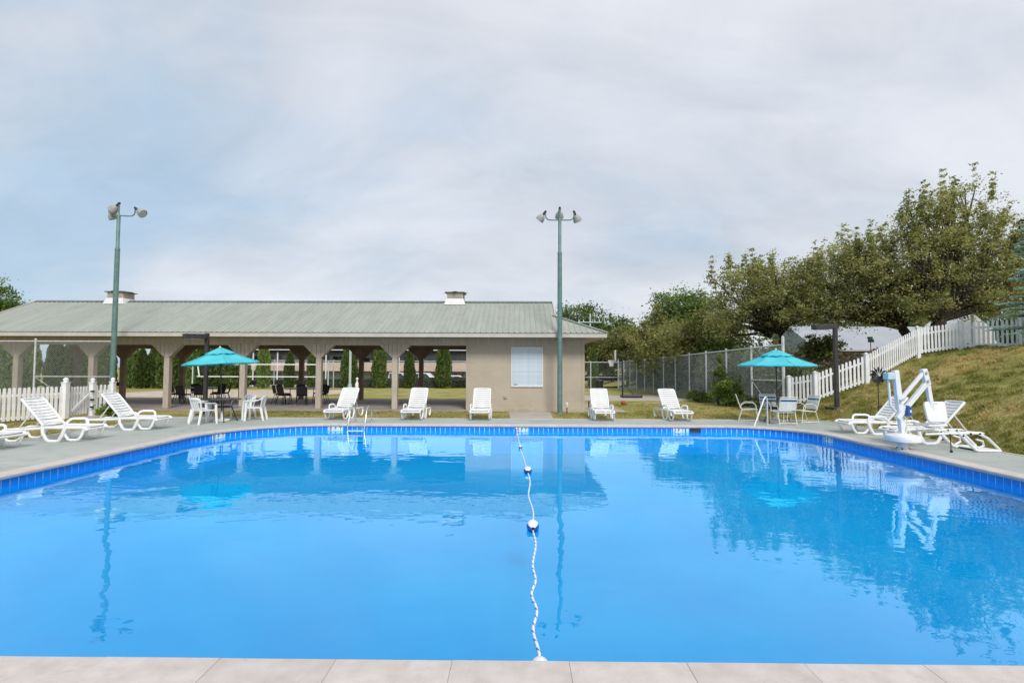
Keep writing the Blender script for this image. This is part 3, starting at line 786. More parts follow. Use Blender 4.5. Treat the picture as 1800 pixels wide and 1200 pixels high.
# board ceiling
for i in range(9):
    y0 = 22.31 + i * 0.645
    pv(MB().box(-24.2, WX0 - 0.03, y0, y0 + 0.635, 3.0, 3.025)).build('ceiling_board', M['ceiling_and_shade'], pav)
for x in (-6.8, -10.05, -13.3, -16.5, -19.7):
    for y in (24.0, 26.6):
        pv(MB().box(x - 0.65, x + 0.65, y - 0.07, y + 0.07, 2.90, 2.998)).build('strip_light', M['frame_white'], pav, bevel=0.01)
for x in (-8.15, -14.6):
    s = MB(); s.box(x - 0.05, x + 0.25, BY - 0.42, BY - 0.16, 2.0, 2.22); s.bar((x - 0.02, BY - 0.16, 2.1), (x - 0.14, BY - 0.16, 2.1), 0.05, 0.05)
    pv(s).build('loudspeaker', M['black_metal'], pav, bevel=0.02)
# roof
EY0, EY1, EX0, EX1 = 21.2, 29.2, -25.4, 3.62          # eaves
EZ, RZ, RYc = 3.17, 4.90, 25.2
SL = (RZ - EZ) / (RYc - EY0)
GX0, GX1 = EX0 + 2.05, EX1 - 2.05                      # little gables at the ridge ends
def ftop(x):
    """how far up the slope (in y from the eave) the front plane reaches at x"""
    if x > GX1 + 0.12: return EX1 - x
    if x < GX0 - 0.12: return x - EX0
    return RYc - EY0
PW = 0.915; prof_r = [(0, 0), (0.075, 0), (0.09, 0.022), (0.118, 0.022), (0.133, 0)]
def roof_panel(x0, x1, side):
    """ribbed sheet from eave to ridge; side +1 front, -1 back"""
    xsn = []
    k = 0
    while k * 0.2286 < PW - 0.01:
        for dx, dz in prof_r: xsn.append((x0 + k * 0.2286 + dx, dz))
        k += 1
    xsn = [(x, z) for x, z in xsn if x < x1 - 1e-4] + [(x1, 0)]
    br = [GX1 + 0.12, GX0 - 0.12]
    extra = []
    for b in br:
        if x0 < b < x1: extra += [(b - 1e-4, 0), (b + 1e-4, 0)]
    xsn = sorted(xsn + extra)
    vs = []; fs = []
    for x, dz in xsn:
        t = max(0.0, ftop(x))
        for q in (0.0, t):
            y = EY0 - 0.03 + q if q == 0 else EY0 + q
            if side < 0: y = EY0 + EY1 - y
            z = EZ + (q - (0.03 if q == 0 else 0)) * SL + dz + 0.004
            vs.append((x, y, z))
    n = len(xsn)
    for i in range(n - 1): fs.append((2 * i, 2 * i + 2, 2 * i + 3, 2 * i + 1))
    mb = MB(); mb.add(vs, fs); me_o = pv(mb).build('roof_sheet', M['roof'], pav)
x = EX0
while x < EX1 - 0.02:
    for sd in (1, -1): roof_panel(x, min(x + PW, EX1), sd)
    x += PW
for (ex, gx, sg) in ((EX1, GX1, 1), (EX0, GX0, -1)):   # hip ends below the little gables
    y0, y1 = EY0, EY1; h = abs(ex - gx); zt = EZ + h * SL
    mb = MB(); mb.add([(ex, y0, EZ), (ex, y1, EZ), (gx, y1 - h, zt), (gx, y0 + h, zt)], [(0, 1, 2, 3)])
    pv(mb).build('hip_end', M['roof'], pav)
    gb = MB(); gb.prism([(y0 + h, zt), (y1 - h, zt), (RYc, RZ - 0.01)], 'x', gx - 0.03 if sg > 0 else gx, gx if sg > 0 else gx + 0.03)
    pv(gb).build('gable_panel', M['tan_wood'], pav)
    for yy, y2 in ((y0, y0 + h), (y1, y1 - h)):
        pv(MB().bar((ex, yy, EZ + 0.035), (gx, y2, zt + 0.035), 0.16, 0.03)).build('hip_cap', M['roof'], pav)
    for y2, sy in ((y0 + h, 1), (y1 - h, -1)):
        pv(MB().bar((gx + 0.10 * sg, y2, zt + 0.0), (gx + 0.10 * sg, RYc, RZ + 0.0), 0.05, 0.12)).build('rake_board', M['fascia'], pav)
pv(MB().prism([(RYc - 0.2, RZ - 0.055), (RYc, RZ + 0.045), (RYc + 0.2, RZ - 0.055), (RYc, RZ + 0.02)], 'x', GX0 - 0.13, GX1 + 0.13)).build('ridge_cap', M['ridge'], pav)
for nm, b in (('front', (EX0, EX1, EY0, EY0 + 0.03)), ('back', (EX0, EX1, EY1 - 0.03, EY1)), ('end', (EX1 - 0.03, EX1 - 0.0005, EY0 + 0.031, EY1 - 0.031)), ('end', (EX0 + 0.0005, EX0 + 0.03, EY0 + 0.031, EY1 - 0.031))):
    pv(MB().box(*b, 2.99, 3.15)).build('fascia_board', M['fascia'], pav)
sf = MB(); sf.box(EX0 + 0.031, EX1 - 0.031, EY0 + 0.031, FY - 0.13, 3.005, 3.02); sf.box(EX0 + 0.031, EX1 - 0.031, BY + 0.13, EY1 - 0.031, 3.005, 3.02)
sf.box(WX1 + 0.03, EX1 - 0.031, FY - 0.129, BY + 0.129, 3.005, 3.02)
pv(sf).build('soffit', M['tan_wood'], pav)
for cx in (-3.0, -19.35):
    c = pv(MB().box(cx - 0.38, cx + 0.38, RYc - 0.38, RYc + 0.38, 4.80, 5.30)).build('cupola', M['cupola'], pav)
    b = MB()
    for a, bb in ((0.50, 0.40),):
        v = [(cx + s * a, RYc + t * a, 4.72) for s, t in ((-1, -1), (1, -1), (1, 1), (-1, 1))] + [(cx + s * bb, RYc + t * bb, 5.02) for s, t in ((-1, -1), (1, -1), (1, 1), (-1, 1))]
        b.add(v, [(0, 1, 5, 4), (1, 2, 6, 5), (2, 3, 7, 6), (3, 0, 4, 7), (4, 5, 6, 7)])
    pv(b).build('flashing', M['frame_white'], c)
    k = MB(); k.box(cx - 0.47, cx + 0.47, RYc - 0.47, RYc + 0.47, 5.301, 5.34); k.lathe([(0.62, 5.341), (0.05, 5.42)], 4, (cx, RYc, 0))
    pv(k).build('cap', M['ridge'], c)
    lv = MB()
    for i in range(5):
        lv.box(cx - 0.33, cx + 0.33, RYc - 0.395, RYc - 0.381, 5.045 + i * 0.05, 5.075 + i * 0.05); lv.box(cx + 0.381, cx + 0.395, RYc - 0.33, RYc + 0.33, 5.045 + i * 0.05, 5.075 + i * 0.05)
    pv(lv).build('louvre', M['tan_wood'], c)

# ------------------------------------------------------------------ tall floodlight poles
def flood_pole(loc, arms, label):
    t = thing('floodlight_pole', label, 'light pole', loc, 0, 'tall floodlight poles')
    MB().lathe([(0.16, -0.05), (0.16, 0.03), (0.10, 0.05)], 16).build('base_plate', M['pole_green'], t, smooth=True)
    MB().lathe([(0.105, 0.02), (0.088, 6.43)], 14).build('lower_pole', M['pole_green'], t, smooth=True)
    MB().lathe([(0.092, 6.40), (0.092, 6.47), (0.068, 6.50), (0.066, 7.80), (0.03, 7.86)], 14).build('upper_pole', M['pole_green'], t, smooth=True)
    MB().tube([(0, 0, 7.8), (0, 0, 8.25)], 0.03, 8).build('top_spigot', M['pole_green'], t, smooth=True)
    for kind, dx, dy, tx, ty in arms:
        d = Vector((dx, dy, 0)); w = d.normalized() if d.length else Vector((0, 1, 0))
        if kind == 'side':
            pts = [(0, 0, 7.79)] + [tuple(w * q + Vector((0, 0, z))) for q, z in ((0.30, 7.79), (0.46, 7.80), (0.54, 7.86), (0.57, 7.95), (0.58, 8.13))]
            tip = Vector(pts[-1])
            MB().tube(pts, 0.024, 8).build('arm', M['pole_green'], t, smooth=True)
        else:
            tip = Vector((0, 0, 8.28))
        # socket and bell-shaped reflector pointing down and along (tx, ty)
        aim = Vector((tx, ty, -0.95)).normalized()
        q = aim.to_track_quat('Z', 'Y').to_matrix().to_4x4()
        mt = Matrix.Translation(tip) @ q
        s = MB().lathe([(0.035, -0.05), (0.05, 0.0), (0.05, 0.13), (0.04, 0.16)], 12, mtx=mt).build('socket', M['bronze'], t, smooth=True)
        MB().lathe([(0.05, 0.14), (0.085, 0.17), (0.13, 0.23), (0.165, 0.32), (0.18, 0.42), (0.172, 0.42), (0.12, 0.30)], 20, mtx=mt).build('reflector', M['lamp_shell'], s, smooth=True)
        MB().lathe([(0.17, 0.405), (0.0, 0.40)], 20, mtx=mt).build('lens', M['lamp_glass'], s)
flood_pole((1.69, 20.98, gz(1.69, 20.98)), [('side', -1, 0, -0.75, 0.5), ('side', 1, 0, 0.5, 0.55), ('top', 0, 0, 0.02, 0.95)],
           'tall green floodlight pole with three lamps in front of the tan wall')
flood_pole((-15.88, 20.4, gz(-15.88, 20.4)), [('side', -0.9, 0.3, 0.35, 0.25), ('side', 0.95, 0.2, 1.3, -0.1), ('top', 0, 0, -1.0, 0.1)],
           'tall green floodlight pole with three lamps beside the picket gate')

# ------------------------------------------------------------------ low shoebox lamp posts
def shoebox(loc, d, label):
    t = thing('lamp_post', label, 'lamp post', loc, 0, 'dark shoebox lamp posts')
    w = Vector((d[0], d[1], 0)).normalized(); z = 2.94
    MB().box(-0.28, 0.28, -0.28, 0.28, -0.04, 0.05).build('base', M['bronze'], t, bevel=0.01)
    MB().box(-0.062, 0.062, -0.062, 0.062, 0.051, 3.06).build('pole', M['bronze'], t, bevel=0.008)
    h = MB().bar(tuple(w * 0.08 + Vector((0, 0, z))), tuple(w * 0.80 + Vector((0, 0, z - 0.02))), 0.30, 0.17).build('lamp_head', M['bronze'], t, bevel=0.012)
    MB().bar(tuple(w * 0.30 + Vector((0, 0, z - 0.103))), tuple(w * 0.74 + Vector((0, 0, z - 0.116))), 0.24, 0.012).build('lens', M['lamp_glass'], h)
shoebox((11.5, 19.05, gz(11.5, 19.05)), (-1, -0.05), 'dark square lamp post on the grass bank in front of the sloping picket fence')
shoebox((-11.72, 19.6, gz(-11.72, 19.6)), (-0.55, -0.8), 'dark square lamp post behind the turquoise umbrella with plastic chairs')

# ------------------------------------------------------------------ picket fences
def picket_top(w, h, t=0.022):
    poly = [(-w / 2, 0), (w / 2, 0), (w / 2, h - 0.055)] + [(w / 2 * math.cos(R(a)), h - 0.055 + 0.055 * math.sin(R(a))) for a in range(25, 156, 26)] + [(-w / 2, h - 0.055)]
    me = MB().prism(poly, 'y', -t / 2, t / 2).mesh('picket'); me.materials.append(M['white_vinyl']); return me
PICKET = picket_top(0.076, 1.0)
def post_part(p, h, parent, o, w=0.13, ball=False):
    q = Vector(p) - o
    c = MB().box(-w / 2, w / 2, -w / 2, w / 2, -0.25, h).build('post', M['white_vinyl'], parent, q, bevel=0.006)
    k = MB(); k.box(-w / 2 - 0.015, w / 2 + 0.015, -w / 2 - 0.015, w / 2 + 0.015, h + 0.001, h + 0.03)
    if ball: k.lathe([(w * 0.45, h + 0.031), (w * 0.36, h + 0.06), (w * 0.5, h + 0.10), (w * 0.42, h + 0.15), (w * 0.12, h + 0.18)], 12)
    else: k.lathe([(w * 0.72, h + 0.031), (0.01, h + 0.075)], 4)
    k.build('post_cap', M['white_vinyl'], c)
def fence_panel(a, b, parent, o, h=1.0, gap0=0.12, spacing=0.132, name='rail', target=None):
    """rails and pickets between two post feet; pickets stand upright and step with the slope"""
    a, b = Vector(a), Vector(b); d = b - a; Lh = Vector((d.x, d.y, 0)).length; u = d / Lh; rz = math.atan2(d.y, d.x)
    n = max(1, int((Lh - 0.14) / spacing)); nrm = Vector((-d.y, d.x, 0)).normalized()
    tp = target or parent; to = o
    for z in (0.14, h - 0.2):
        MB().bar(a - o + Vector((0, 0, z)) + nrm * 0.035 + u * 0.05, b - o + Vector((0, 0, z)) + nrm * 0.035 - u * 0.05, 0.045, 0.075).build('rail', M['white_vinyl'], tp)
    for i in range(n):
        s = 0.07 + (i + 0.5) * (Lh - 0.14) / n
        p = a + u * s - o
        link_mesh('picket', PICKET, None, tp, p + Vector((0, 0, 0.05)), (frnd.uniform(-0.006, 0.006), frnd.uniform(-0.01, 0.01), rz)).scale = (1, 1, h + frnd.uniform(-0.008, 0.008))
frnd = random.Random(5)
hp = [(10.98, 21.35), (11.68, 20.7), (13.42, 20.3), (16.4, 21.6), (17.98, 21.4), (19.3, 20.2), (20.4, 18.4), (21.4, 16.4)]
def v3(x, y, dz=0): return Vector((x, y, gz(x, y) + dz))
hz = [0.30, 0.48, 1.20, 2.33, 2.58, 2.60, 2.62, 2.62]
hf = thing('picket_fence', 'white picket fence climbing the grassy bank', 'fence', (hp[0][0], hp[0][1], hz[0]))
o = Vector((hp[0][0], hp[0][1], hz[0]))
HP = [Vector((x, y, z)) for (x, y), z in zip(hp, hz)]
for i, p in enumerate(HP):
    post_part(p, 1.12, hf, o)
    if i < len(HP) - 1:
        L = (HP[i + 1] - p).length
        fence_panel(p, HP[i + 1], hf, o, 1.04)
lp = [Vector((-16.75, 13.9, 0)), Vector((-16.08, 15.95, 0)), Vector((-15.42, 17.75, 0))]
lf = thing('picket_fence', 'white picket fence beside the pool gate with ball-capped end posts', 'fence', tuple(lp[0]))
for i, p in enumerate(lp): post_part(p, 1.12 if i < 2 else 1.2, lf, lp[0], 0.13 if i < 2 else 0.17, i == 2)
fence_panel(lp[0], lp[1], lf, lp[0], 1.04, spacing=0.125); fence_panel(lp[1], lp[2], lf, lp[0], 1.04, spacing=0.125)
gp = [Vector((-15.47, 18.95, 0)), Vector((-15.25, 19.62, 0))]
for p in gp: post_part(p, 1.16, lf, lp[0], 0.15, True)
fence_panel(gp[0], gp[1], lf, lp[0], 1.04)
gt = thing('picket_gate', 'white picket gate with black hinges between ball-capped posts', 'gate', (-15.44, 17.9, 0))
go = Vector((-15.44, 17.9, 0))
fence_panel(Vector((-15.44, 17.9, 0.03)), Vector((-15.47, 18.82, 0.03)), gt, go, 0.98, target=gt, spacing=0.125)
MB().bar((0.035, 0.1, 0.2), (0.035, 0.85, 0.78), 0.03, 0.07).build('brace', M['white_vinyl'], gt)
for z in (0.30, 0.56, 0.86):
    MB().box(0.045, 0.075, 0.86, 1.02, z - 0.03, z + 0.03).build('hinge' if z != 0.56 else 'latch', M['black_metal'], gt)

# ------------------------------------------------------------------ chain-link fences
def wire_mesh(L, z0a, z1a, z0b, z1b, step=0.062, r=0.0024):
    """diagonal wires both ways filling a trapezoid of length L (local x), clipped to its top and bottom"""
    mb = MB(); H = max(z1a - z0a, z1b - z0b); zmin = min(z0a, z0b); zmax = max(z1a, z1b)
    bot = lambda x: z0a + (z0b - z0a) * x / L
    top = lambda x: z1a + (z1b - z1a) * x / L
    vs = []; fs = []
    n = int((L + (zmax - zmin)) / (step * 1.414)) + 1
    for sg in (1, -1):
        for i in range(n):
            c = i * step * 1.414 - (zmax - zmin)         # x at z = zmin
            pts = []
            t = 0.0
            # parametric line x = c + t, z = zmin + t (mirrored for the other direction)
            lo, hi = None, None
            m = 90
            for k in range(m + 1):
                t = (zmax - zmin) * k / m
                x = c + t; z = zmin + t
                xx = x if sg > 0 else L - x
                if 0 <= x <= L and bot(xx) <= z <= top(xx):
                    if lo is None: lo = (xx, z)
                    hi = (xx, z)
            if lo is None or lo == hi: continue
            a, b = Vector((lo[0], sg * r, lo[1])), Vector((hi[0], sg * r, hi[1]))
            d = (b - a).normalized(); e1 = Vector((0, 1, 0)); e2 = d.cross(e1); k0 = len(vs)
            for p in (a, b):
                for q in range(3):
                    an = 2 * math.pi * q / 3
                    vs.append(p + e1 * math.cos(an) * r + e2 * math.sin(an) * r)
            for q in range(3): fs.append((k0 + q, k0 + (q + 1) % 3, k0 + 3 + (q + 1) % 3, k0 + 3 + q))
    mb.add(vs, fs); me = bpy.data.meshes.new('wire_mesh'); me.from_pydata(mb.v, [], mb.f); return me
def chain_fence(name, label, P, H, mat_wire, rails=(), r_post=0.036, braces=(), step=0.062, wr=0.0024, group='chain link fences'):
    t = thing(name, label, 'fence', tuple(P[0]), 0, group); o = P[0]
    for i, p in enumerate(P):
        e = 0.28 if i in (0, len(P) - 1) and H < 2.9 else 0.04
        c = MB().tube([p - o + Vector((0, 0, -0.2)), p - o + Vector((0, 0, H + e))], r_post * (1.35 if i in (0, len(P) - 1) else 1), 8).build('post', M['galv'], t, smooth=True)
        MB().lathe([(r_post * 1.3, 0), (r_post * 1.5, 0.03), (0.01, 0.08)], 8, tuple(p - o + Vector((0, 0, H + e)))).build('post_cap', M['galv'], c, smooth=True)
        if i < len(P) - 1:
            q = P[i + 1]
            MB().tube([p - o + Vector((0, 0, H)), q - o + Vector((0, 0, H))], r_post * 0.72, 6).build('top_rail', M['galv'], t, smooth=True)
            for (k, z) in rails:
                if k == i: MB().tube([p - o + Vector((0, 0, z)), q - o + Vector((0, 0, z))], r_post * 0.6, 6).build('mid_rail', M['galv'], t, smooth=True)
            for (k, f) in braces:
                if k == i:
                    z = dict(rails)[k]
                    a = p if f > 0 else q; b = q if f > 0 else p
                    MB().tube([a - o + Vector((0, 0, z)), a.lerp(b, 0.62) - o + Vector((0, 0, 0.1))], 0.012, 6).build('brace', M['galv'], t, smooth=True)
            d = q - p; Lh = Vector((d.x, d.y)).length
            me = wire_mesh(Lh, 0.03, H - 0.01, 0.03 + d.z, H - 0.01 + d.z, step, wr)
            w = link_mesh('wire_mesh', me, M[mat_wire], t, p - o, (0, 0, math.atan2(d.y, d.x)))
    return t
P = []
y = 21.55
for i in range(13): P.append(Vector((10.87, 21.55 + i * 2.93, gz(10.2, 21.55 + i * 2.93) - 0.02)))
chain_fence('chain_link_fence', 'tall grey chain link fence along the shrubs, starting at the picket fence', P, 2.82, 'wire',
            r_post=0.045, rails=((0, 1.35), (11, 1.2)), braces=((0, 1), (0, -1)), step=0.09, wr=0.0032)
E0 = P[-1]; P2 = []
for i in range(17):
    x = 10.87 - i * 3.0; yy = E0.y - i * 0.24
    P2.append(Vector((x, yy, gz(min(x, 10), yy) - 0.02)))
chain_fence('chain_link_fence', 'chain link fence across the far lawn in front of the columnar evergreens', P2, 2.82, 'wire', rails=((0, 1.2), (1, 1.2)), r_post=0.055, step=0.13, wr=0.0035)
P3 = [Vector((-16.35, 20.95, -0.04)), Vector((-19.5, 20.95, -0.04)), Vector((-22.6, 20.95, -0.04)), Vector((-25.6, 20.95, -0.04))]
chain_fence('chain_link_fence', 'chain link fence panel with a mid rail standing before the pavilion behind the gate', P3, 2.80, 'wire', rails=((0, 1.38),), braces=((0, -1),), step=0.065, wr=0.0034)

# ------------------------------------------------------------------ sun loungers (local: foot end at x=0, head towards +x)
def make_lounger(label, loc, rz):
    t = thing('sun_lounger', label, 'sun lounger', loc, rz, 'white plastic sun loungers')
    W = 0.31
    wp = M['white_plastic']
    for s in (-1, 1):
        y = s * W
        MB().tube([(0.0, y, 0.27), (0.03, y, 0.315), (0.10, y, 0.33), (1.05, y, 0.33)], 0.03, 8, flat=1.2).build('seat_rail', wp, t, smooth=True)
        MB().tube([(1.0, y * 0.98, 0.32), (1.25, y, 0.30), (1.55, y, 0.285), (1.92, y, 0.285), (2.0, y, 0.26)], 0.026, 8, flat=1.2).build('rear_rail', wp, t, smooth=True)
        # trapezoid leg loops
        MB().tube([(0.07, y, 0.30), (0.13, y, 0.14), (0.19, y, 0.06), (0.24, y, 0.04), (0.40, y, 0.04), (0.45, y, 0.06), (0.52, y, 0.16), (0.56, y, 0.30)], 0.026, 8, flat=1.25).build('foot_leg', wp, t, smooth=True)
        MB().tube([(0.50, y * 1.07, 0.33), (0.56, y * 1.1, 0.16), (0.62, y * 1.12, 0.04), (0.68, y * 1.12, 0.015), (0.86, y * 1.12, 0.015), (0.93, y * 1.12, 0.05), (1.02, y * 1.1, 0.20), (1.05, y * 1.07, 0.34)], 0.034, 8, flat=1.2).build('middle_leg', wp, t, smooth=True)
        MB().tube([(0.50, y * 1.07, 0.32), (0.50, y * 1.1, 0.40), (0.53, y * 1.12, 0.46), (0.58, y * 1.12, 0.485), (0.86, y * 1.12, 0.485), (0.95, y * 1.12, 0.46), (1.02, y * 1.1, 0.39), (1.06, y * 1.07, 0.32)], 0.03, 8, flat=0.75).build('armrest', wp, t, smooth=True)
        MB().tube([(1.98, y, 0.28), (1.97, y, 0.15), (1.90, y, 0.03), (1.82, y, 0.015), (1.66, y, 0.02), (1.56, y, 0.10), (1.46, y, 0.24), (1.40, y, 0.30)], 0.026, 8, flat=1.2).build('rear_leg', wp, t, smooth=True)
        MB().tube([(1.04, y * 0.93, 0.35), (1.16, y * 0.95, 0.49), (1.56, y * 0.95, 0.95), (1.61, y * 0.90, 0.995)], 0.026, 8, flat=1.1).build('back_rail', wp, t, smooth=True)
        MB().tube([(1.38, y * 0.72, 0.73), (1.70, y * 0.72, 0.29)], 0.016, 6).build('back_prop', wp, t, smooth=True)
    MB().tube([(1.61, -W * 0.9, 0.995), (1.625, -W * 0.6, 1.005), (1.625, W * 0.6, 1.005), (1.61, W * 0.9, 0.995)], 0.026, 8).build('head_rail', wp, t, smooth=True)
    MB().tube([(0.01, -W, 0.285), (0.0, 0, 0.285), (0.01, W, 0.285)], 0.028, 8).build('foot_rail', wp, t, smooth=True)
    MB().tube([(1.95, -W, 0.27), (1.95, W, 0.27)], 0.022, 8).build('rear_cross_bar', wp, t, smooth=True)
    return t
def lounger_slats(t, ns=9, nb=9):
    wp = M['white_plastic']
    def slat(w, sag):
        mb = MB(); n = 6; vs = []; fs = []
        for i in range(n + 1):
            y = -0.30 + 0.60 * i / n; z = -sag * (1 - (y / 0.30) ** 2)
            vs += [(-w / 2, y, z - 0.007), (w / 2, y, z - 0.007), (w / 2, y, z + 0.007), (-w / 2, y, z + 0.007)]
        for i in range(n):
            for a in range(4): b = (a + 1) % 4; fs.append((i * 4 + a, i * 4 + b, i * 4 + 4 + b, i * 4 + 4 + a))
        fs += [(3, 2, 1, 0), tuple(n * 4 + a for a in range(4))]
        mb.add(vs, fs); me = mb.mesh('slat'); me.materials.append(wp); return me
    ws = 0.98 / ns; ms = slat(ws - 0.02, 0.012)
    for i in range(ns): link_mesh('slat', ms, None, t, (0.05 + (i + 0.5) * ws, 0, 0.345))
    a = Vector((1.06, 0, 0.375)); b = Vector((1.59, 0, 0.995)); L = (b - a).length; wb = L / nb; mb_ = slat(wb - 0.024, 0.02)
    ang = math.atan2(b.z - a.z, b.x - a.x)
    for i in range(nb): link_mesh('slat', mb_, None, t, a.lerp(b, (i + 0.5) / nb), (0, -ang, 0))
LG = 'white plastic sun loungers'
far = [(-6.12, 17.38, 87), (-3.56, 17.45, 89.5), (-1.26, 17.45, 90.5), (2.90, 17.45, 89), (5.50, 17.45, 95)]
first = make_lounger('white plastic sun lounger beside the pool ladder', (far[0][0], far[0][1], 0.0), R(far[0][2]))
lounger_slats(first); register(first)
for (x, y, a), lb in zip(far[1:], ('white plastic sun lounger between the ladder lounger and the one before the tan wall', 'white plastic sun lounger in front of the tan wall below the blind window',
                                   'white plastic sun lounger beside the path at the corner of the tan wall', 'white plastic sun lounger turned aside near the 3 FT marker and the basketball pad')):
    copy_thing(first, (x, y, 0.0), R(a), lb)
copy_thing(first, (-10.26, 12.76, 0), R(181), 'white plastic sun lounger in front of the long picket panel')
copy_thing(first, (-10.1, 14.95, 0), R(180), 'white plastic sun lounger in front of the picket gate and green plant')
copy_thing(first, (-10.92, 11.3, 0), R(180), 'white plastic sun lounger farthest from the gate along the picket fence side')
copy_thing(first, (9.05, 14.78, 0), R(-1), 'white plastic sun lounger behind the mast of the pool lift')
copy_thing(first, (9.12, 13.1, 0), R(-4), 'white plastic sun lounger behind the seat of the pool lift')

# ------------------------------------------------------------------ stacking plastic armchairs (local: faces -y)
def make_monobloc(label, loc, rz):
    t = thing('plastic_chair', label, 'chair', loc, rz, 'white plastic armchairs at the umbrella table')
    wp = M['white_plastic']
    MB().prism([(-0.22, -0.24), (0.22, -0.24), (0.235, -0.18), (0.20, 0.20), (-0.20, 0.20), (-0.235, -0.18)], 'z', 0.405, 0.435).build('seat', wp, t, bevel=0.012)
    for s in (-1, 1):
        MB().tube([(s * 0.275, -0.27, 0.0), (s * 0.255, -0.245, 0.40), (s * 0.26, -0.235, 0.60)], [0.026, 0.034, 0.03], 6, flat=1.3).build('leg', wp, t, smooth=True)
        MB().tube([(s * 0.255, 0.29, 0.0), (s * 0.225, 0.20, 0.42)], [0.026, 0.036], 6, flat=1.3).build('leg', wp, t, smooth=True)
        MB().tube([(s * 0.26, -0.25, 0.60), (s * 0.275, -0.20, 0.635), (s * 0.285, 0.0, 0.645), (s * 0.275, 0.14, 0.675), (s * 0.235, 0.235, 0.745)], 0.034, 8, flat=0.5).build('armrest', wp, t, smooth=True)
        MB().tube([(s * 0.215, 0.19, 0.42), (s * 0.245, 0.25, 0.70), (s * 0.23, 0.27, 0.79)], 0.032, 8, flat=0.6).build('back_post', wp, t, smooth=True)
    MB().tube([(-0.24, 0.265, 0.76), (-0.12, 0.30, 0.785), (0.12, 0.30, 0.785), (0.24, 0.265, 0.76)], 0.045, 8, flat=0.45, up=(0, 1, 0)).build('top_rail', wp, t, smooth=True)
    for x in (-0.10, 0.0, 0.10):
        MB().bar((x * 0.9, 0.195, 0.43), (x * 1.05, 0.288, 0.76), 0.058, 0.014, (0, 1, 0)).build('back_slat', wp, t)
    return t
UL = (-9.62, 17.05)
c0 = make_monobloc('white plastic armchair at the umbrella table, on the garden path side', (-10.28, 16.95, 0), R(112)); register(c0)
CG = 'white plastic armchairs at the umbrella table'
copy_thing(c0, (-9.78, 16.28, 0), R(152), 'white plastic armchair with its back to the pool at the umbrella table')
copy_thing(c0, (-9.28, 17.72, 0), R(-22), 'white plastic armchair between the bistro table and the pavilion')
copy_thing(c0, (-8.72, 17.45, 0), R(-78), 'white plastic armchair standing a little apart from the bistro table, nearer the ladder')

# ------------------------------------------------------------------ vinyl strap armchairs (local: faces -y)
def make_strap(label, loc, rz):
    t = thing('strap_chair', label, 'chair', loc, rz, 'strap chairs at the umbrella table')
    cm = M['cream_metal']
    for s in (-1, 1):
        x = s * 0.27
        MB().tube([(x, -0.27, 0.01), (x, -0.22, 0.36), (x, -0.22, 0.41)], 0.014, 8).build('leg', cm, t, smooth=True)
        MB().tube([(x, 0.34, 0.01), (x, 0.22, 0.40)], 0.014, 8).build('leg', cm, t, smooth=True)
        MB().tube([(x, -0.24, 0.41), (x, 0.20, 0.385), (x, 0.27, 0.44), (x, 0.40, 0.86), (x * 0.96, 0.42, 0.88)], 0.015, 8).build('side_frame', cm, t, smooth=True)
        MB().tube([(x * 1.03, -0.23, 0.38), (x * 1.05, -0.20, 0.55), (x * 1.05, -0.12, 0.63), (x * 1.05, 0.12, 0.635), (x * 1.04, 0.24, 0.56), (x * 1.0, 0.27, 0.46)], 0.015, 8).build('armrest', cm, t, smooth=True)
        MB().tube([(x, -0.26, 0.05), (x, 0.33, 0.05)], 0.011, 6).build('runner', cm, t, smooth=True)
    MB().tube([(-0.26, 0.42, 0.88), (0.26, 0.42, 0.88)], 0.015, 8).build('top_bar', cm, t, smooth=True)
    MB().tube([(-0.27, -0.24, 0.41), (0.27, -0.24, 0.41)], 0.015, 8).build('front_bar', cm, t, smooth=True)
    MB().tube([(-0.27, 0.33, 0.06), (0.27, 0.33, 0.06)], 0.012, 8).build('rear_bar', cm, t, smooth=True)
    for i in range(7):
        f = (i + 0.5) / 7; y = 0.275 + 0.12 * f; z = 0.455 + 0.40 * f
        MB().bar((-0.275, y, z), (0.275, y, z), 0.02, 0.049, (0, 0.28, 0.96)).build('back_strap', M['blue_strap'] if i == 5 else M['white_plastic'], t)
    for i in range(7):
        y = -0.21 + i * 0.067
        MB().bar((-0.275, y, 0.408 - 0.0035 * i), (0.275, y, 0.408 - 0.0035 * i), 0.055, 0.014).build('seat_strap', M['white_plastic'], t)
    return t
UR = (8.60, 17.52)
s0 = make_strap('white strap armchair with a blue strap, standing towards the chain link fence', (7.88, 17.98, 0), R(68)); register(s0)
copy_thing(s0, (8.52, 16.98, 0), R(180), 'white strap armchair with a blue strap, its back to the pool')
copy_thing(s0, (9.42, 17.42, 0), R(-82), 'white strap armchair with a blue strap, standing towards the grass bank')
copy_thing(s0, (8.66, 17.98, 0), R(-5), 'white strap armchair with a blue strap, mostly hidden behind the dark table')

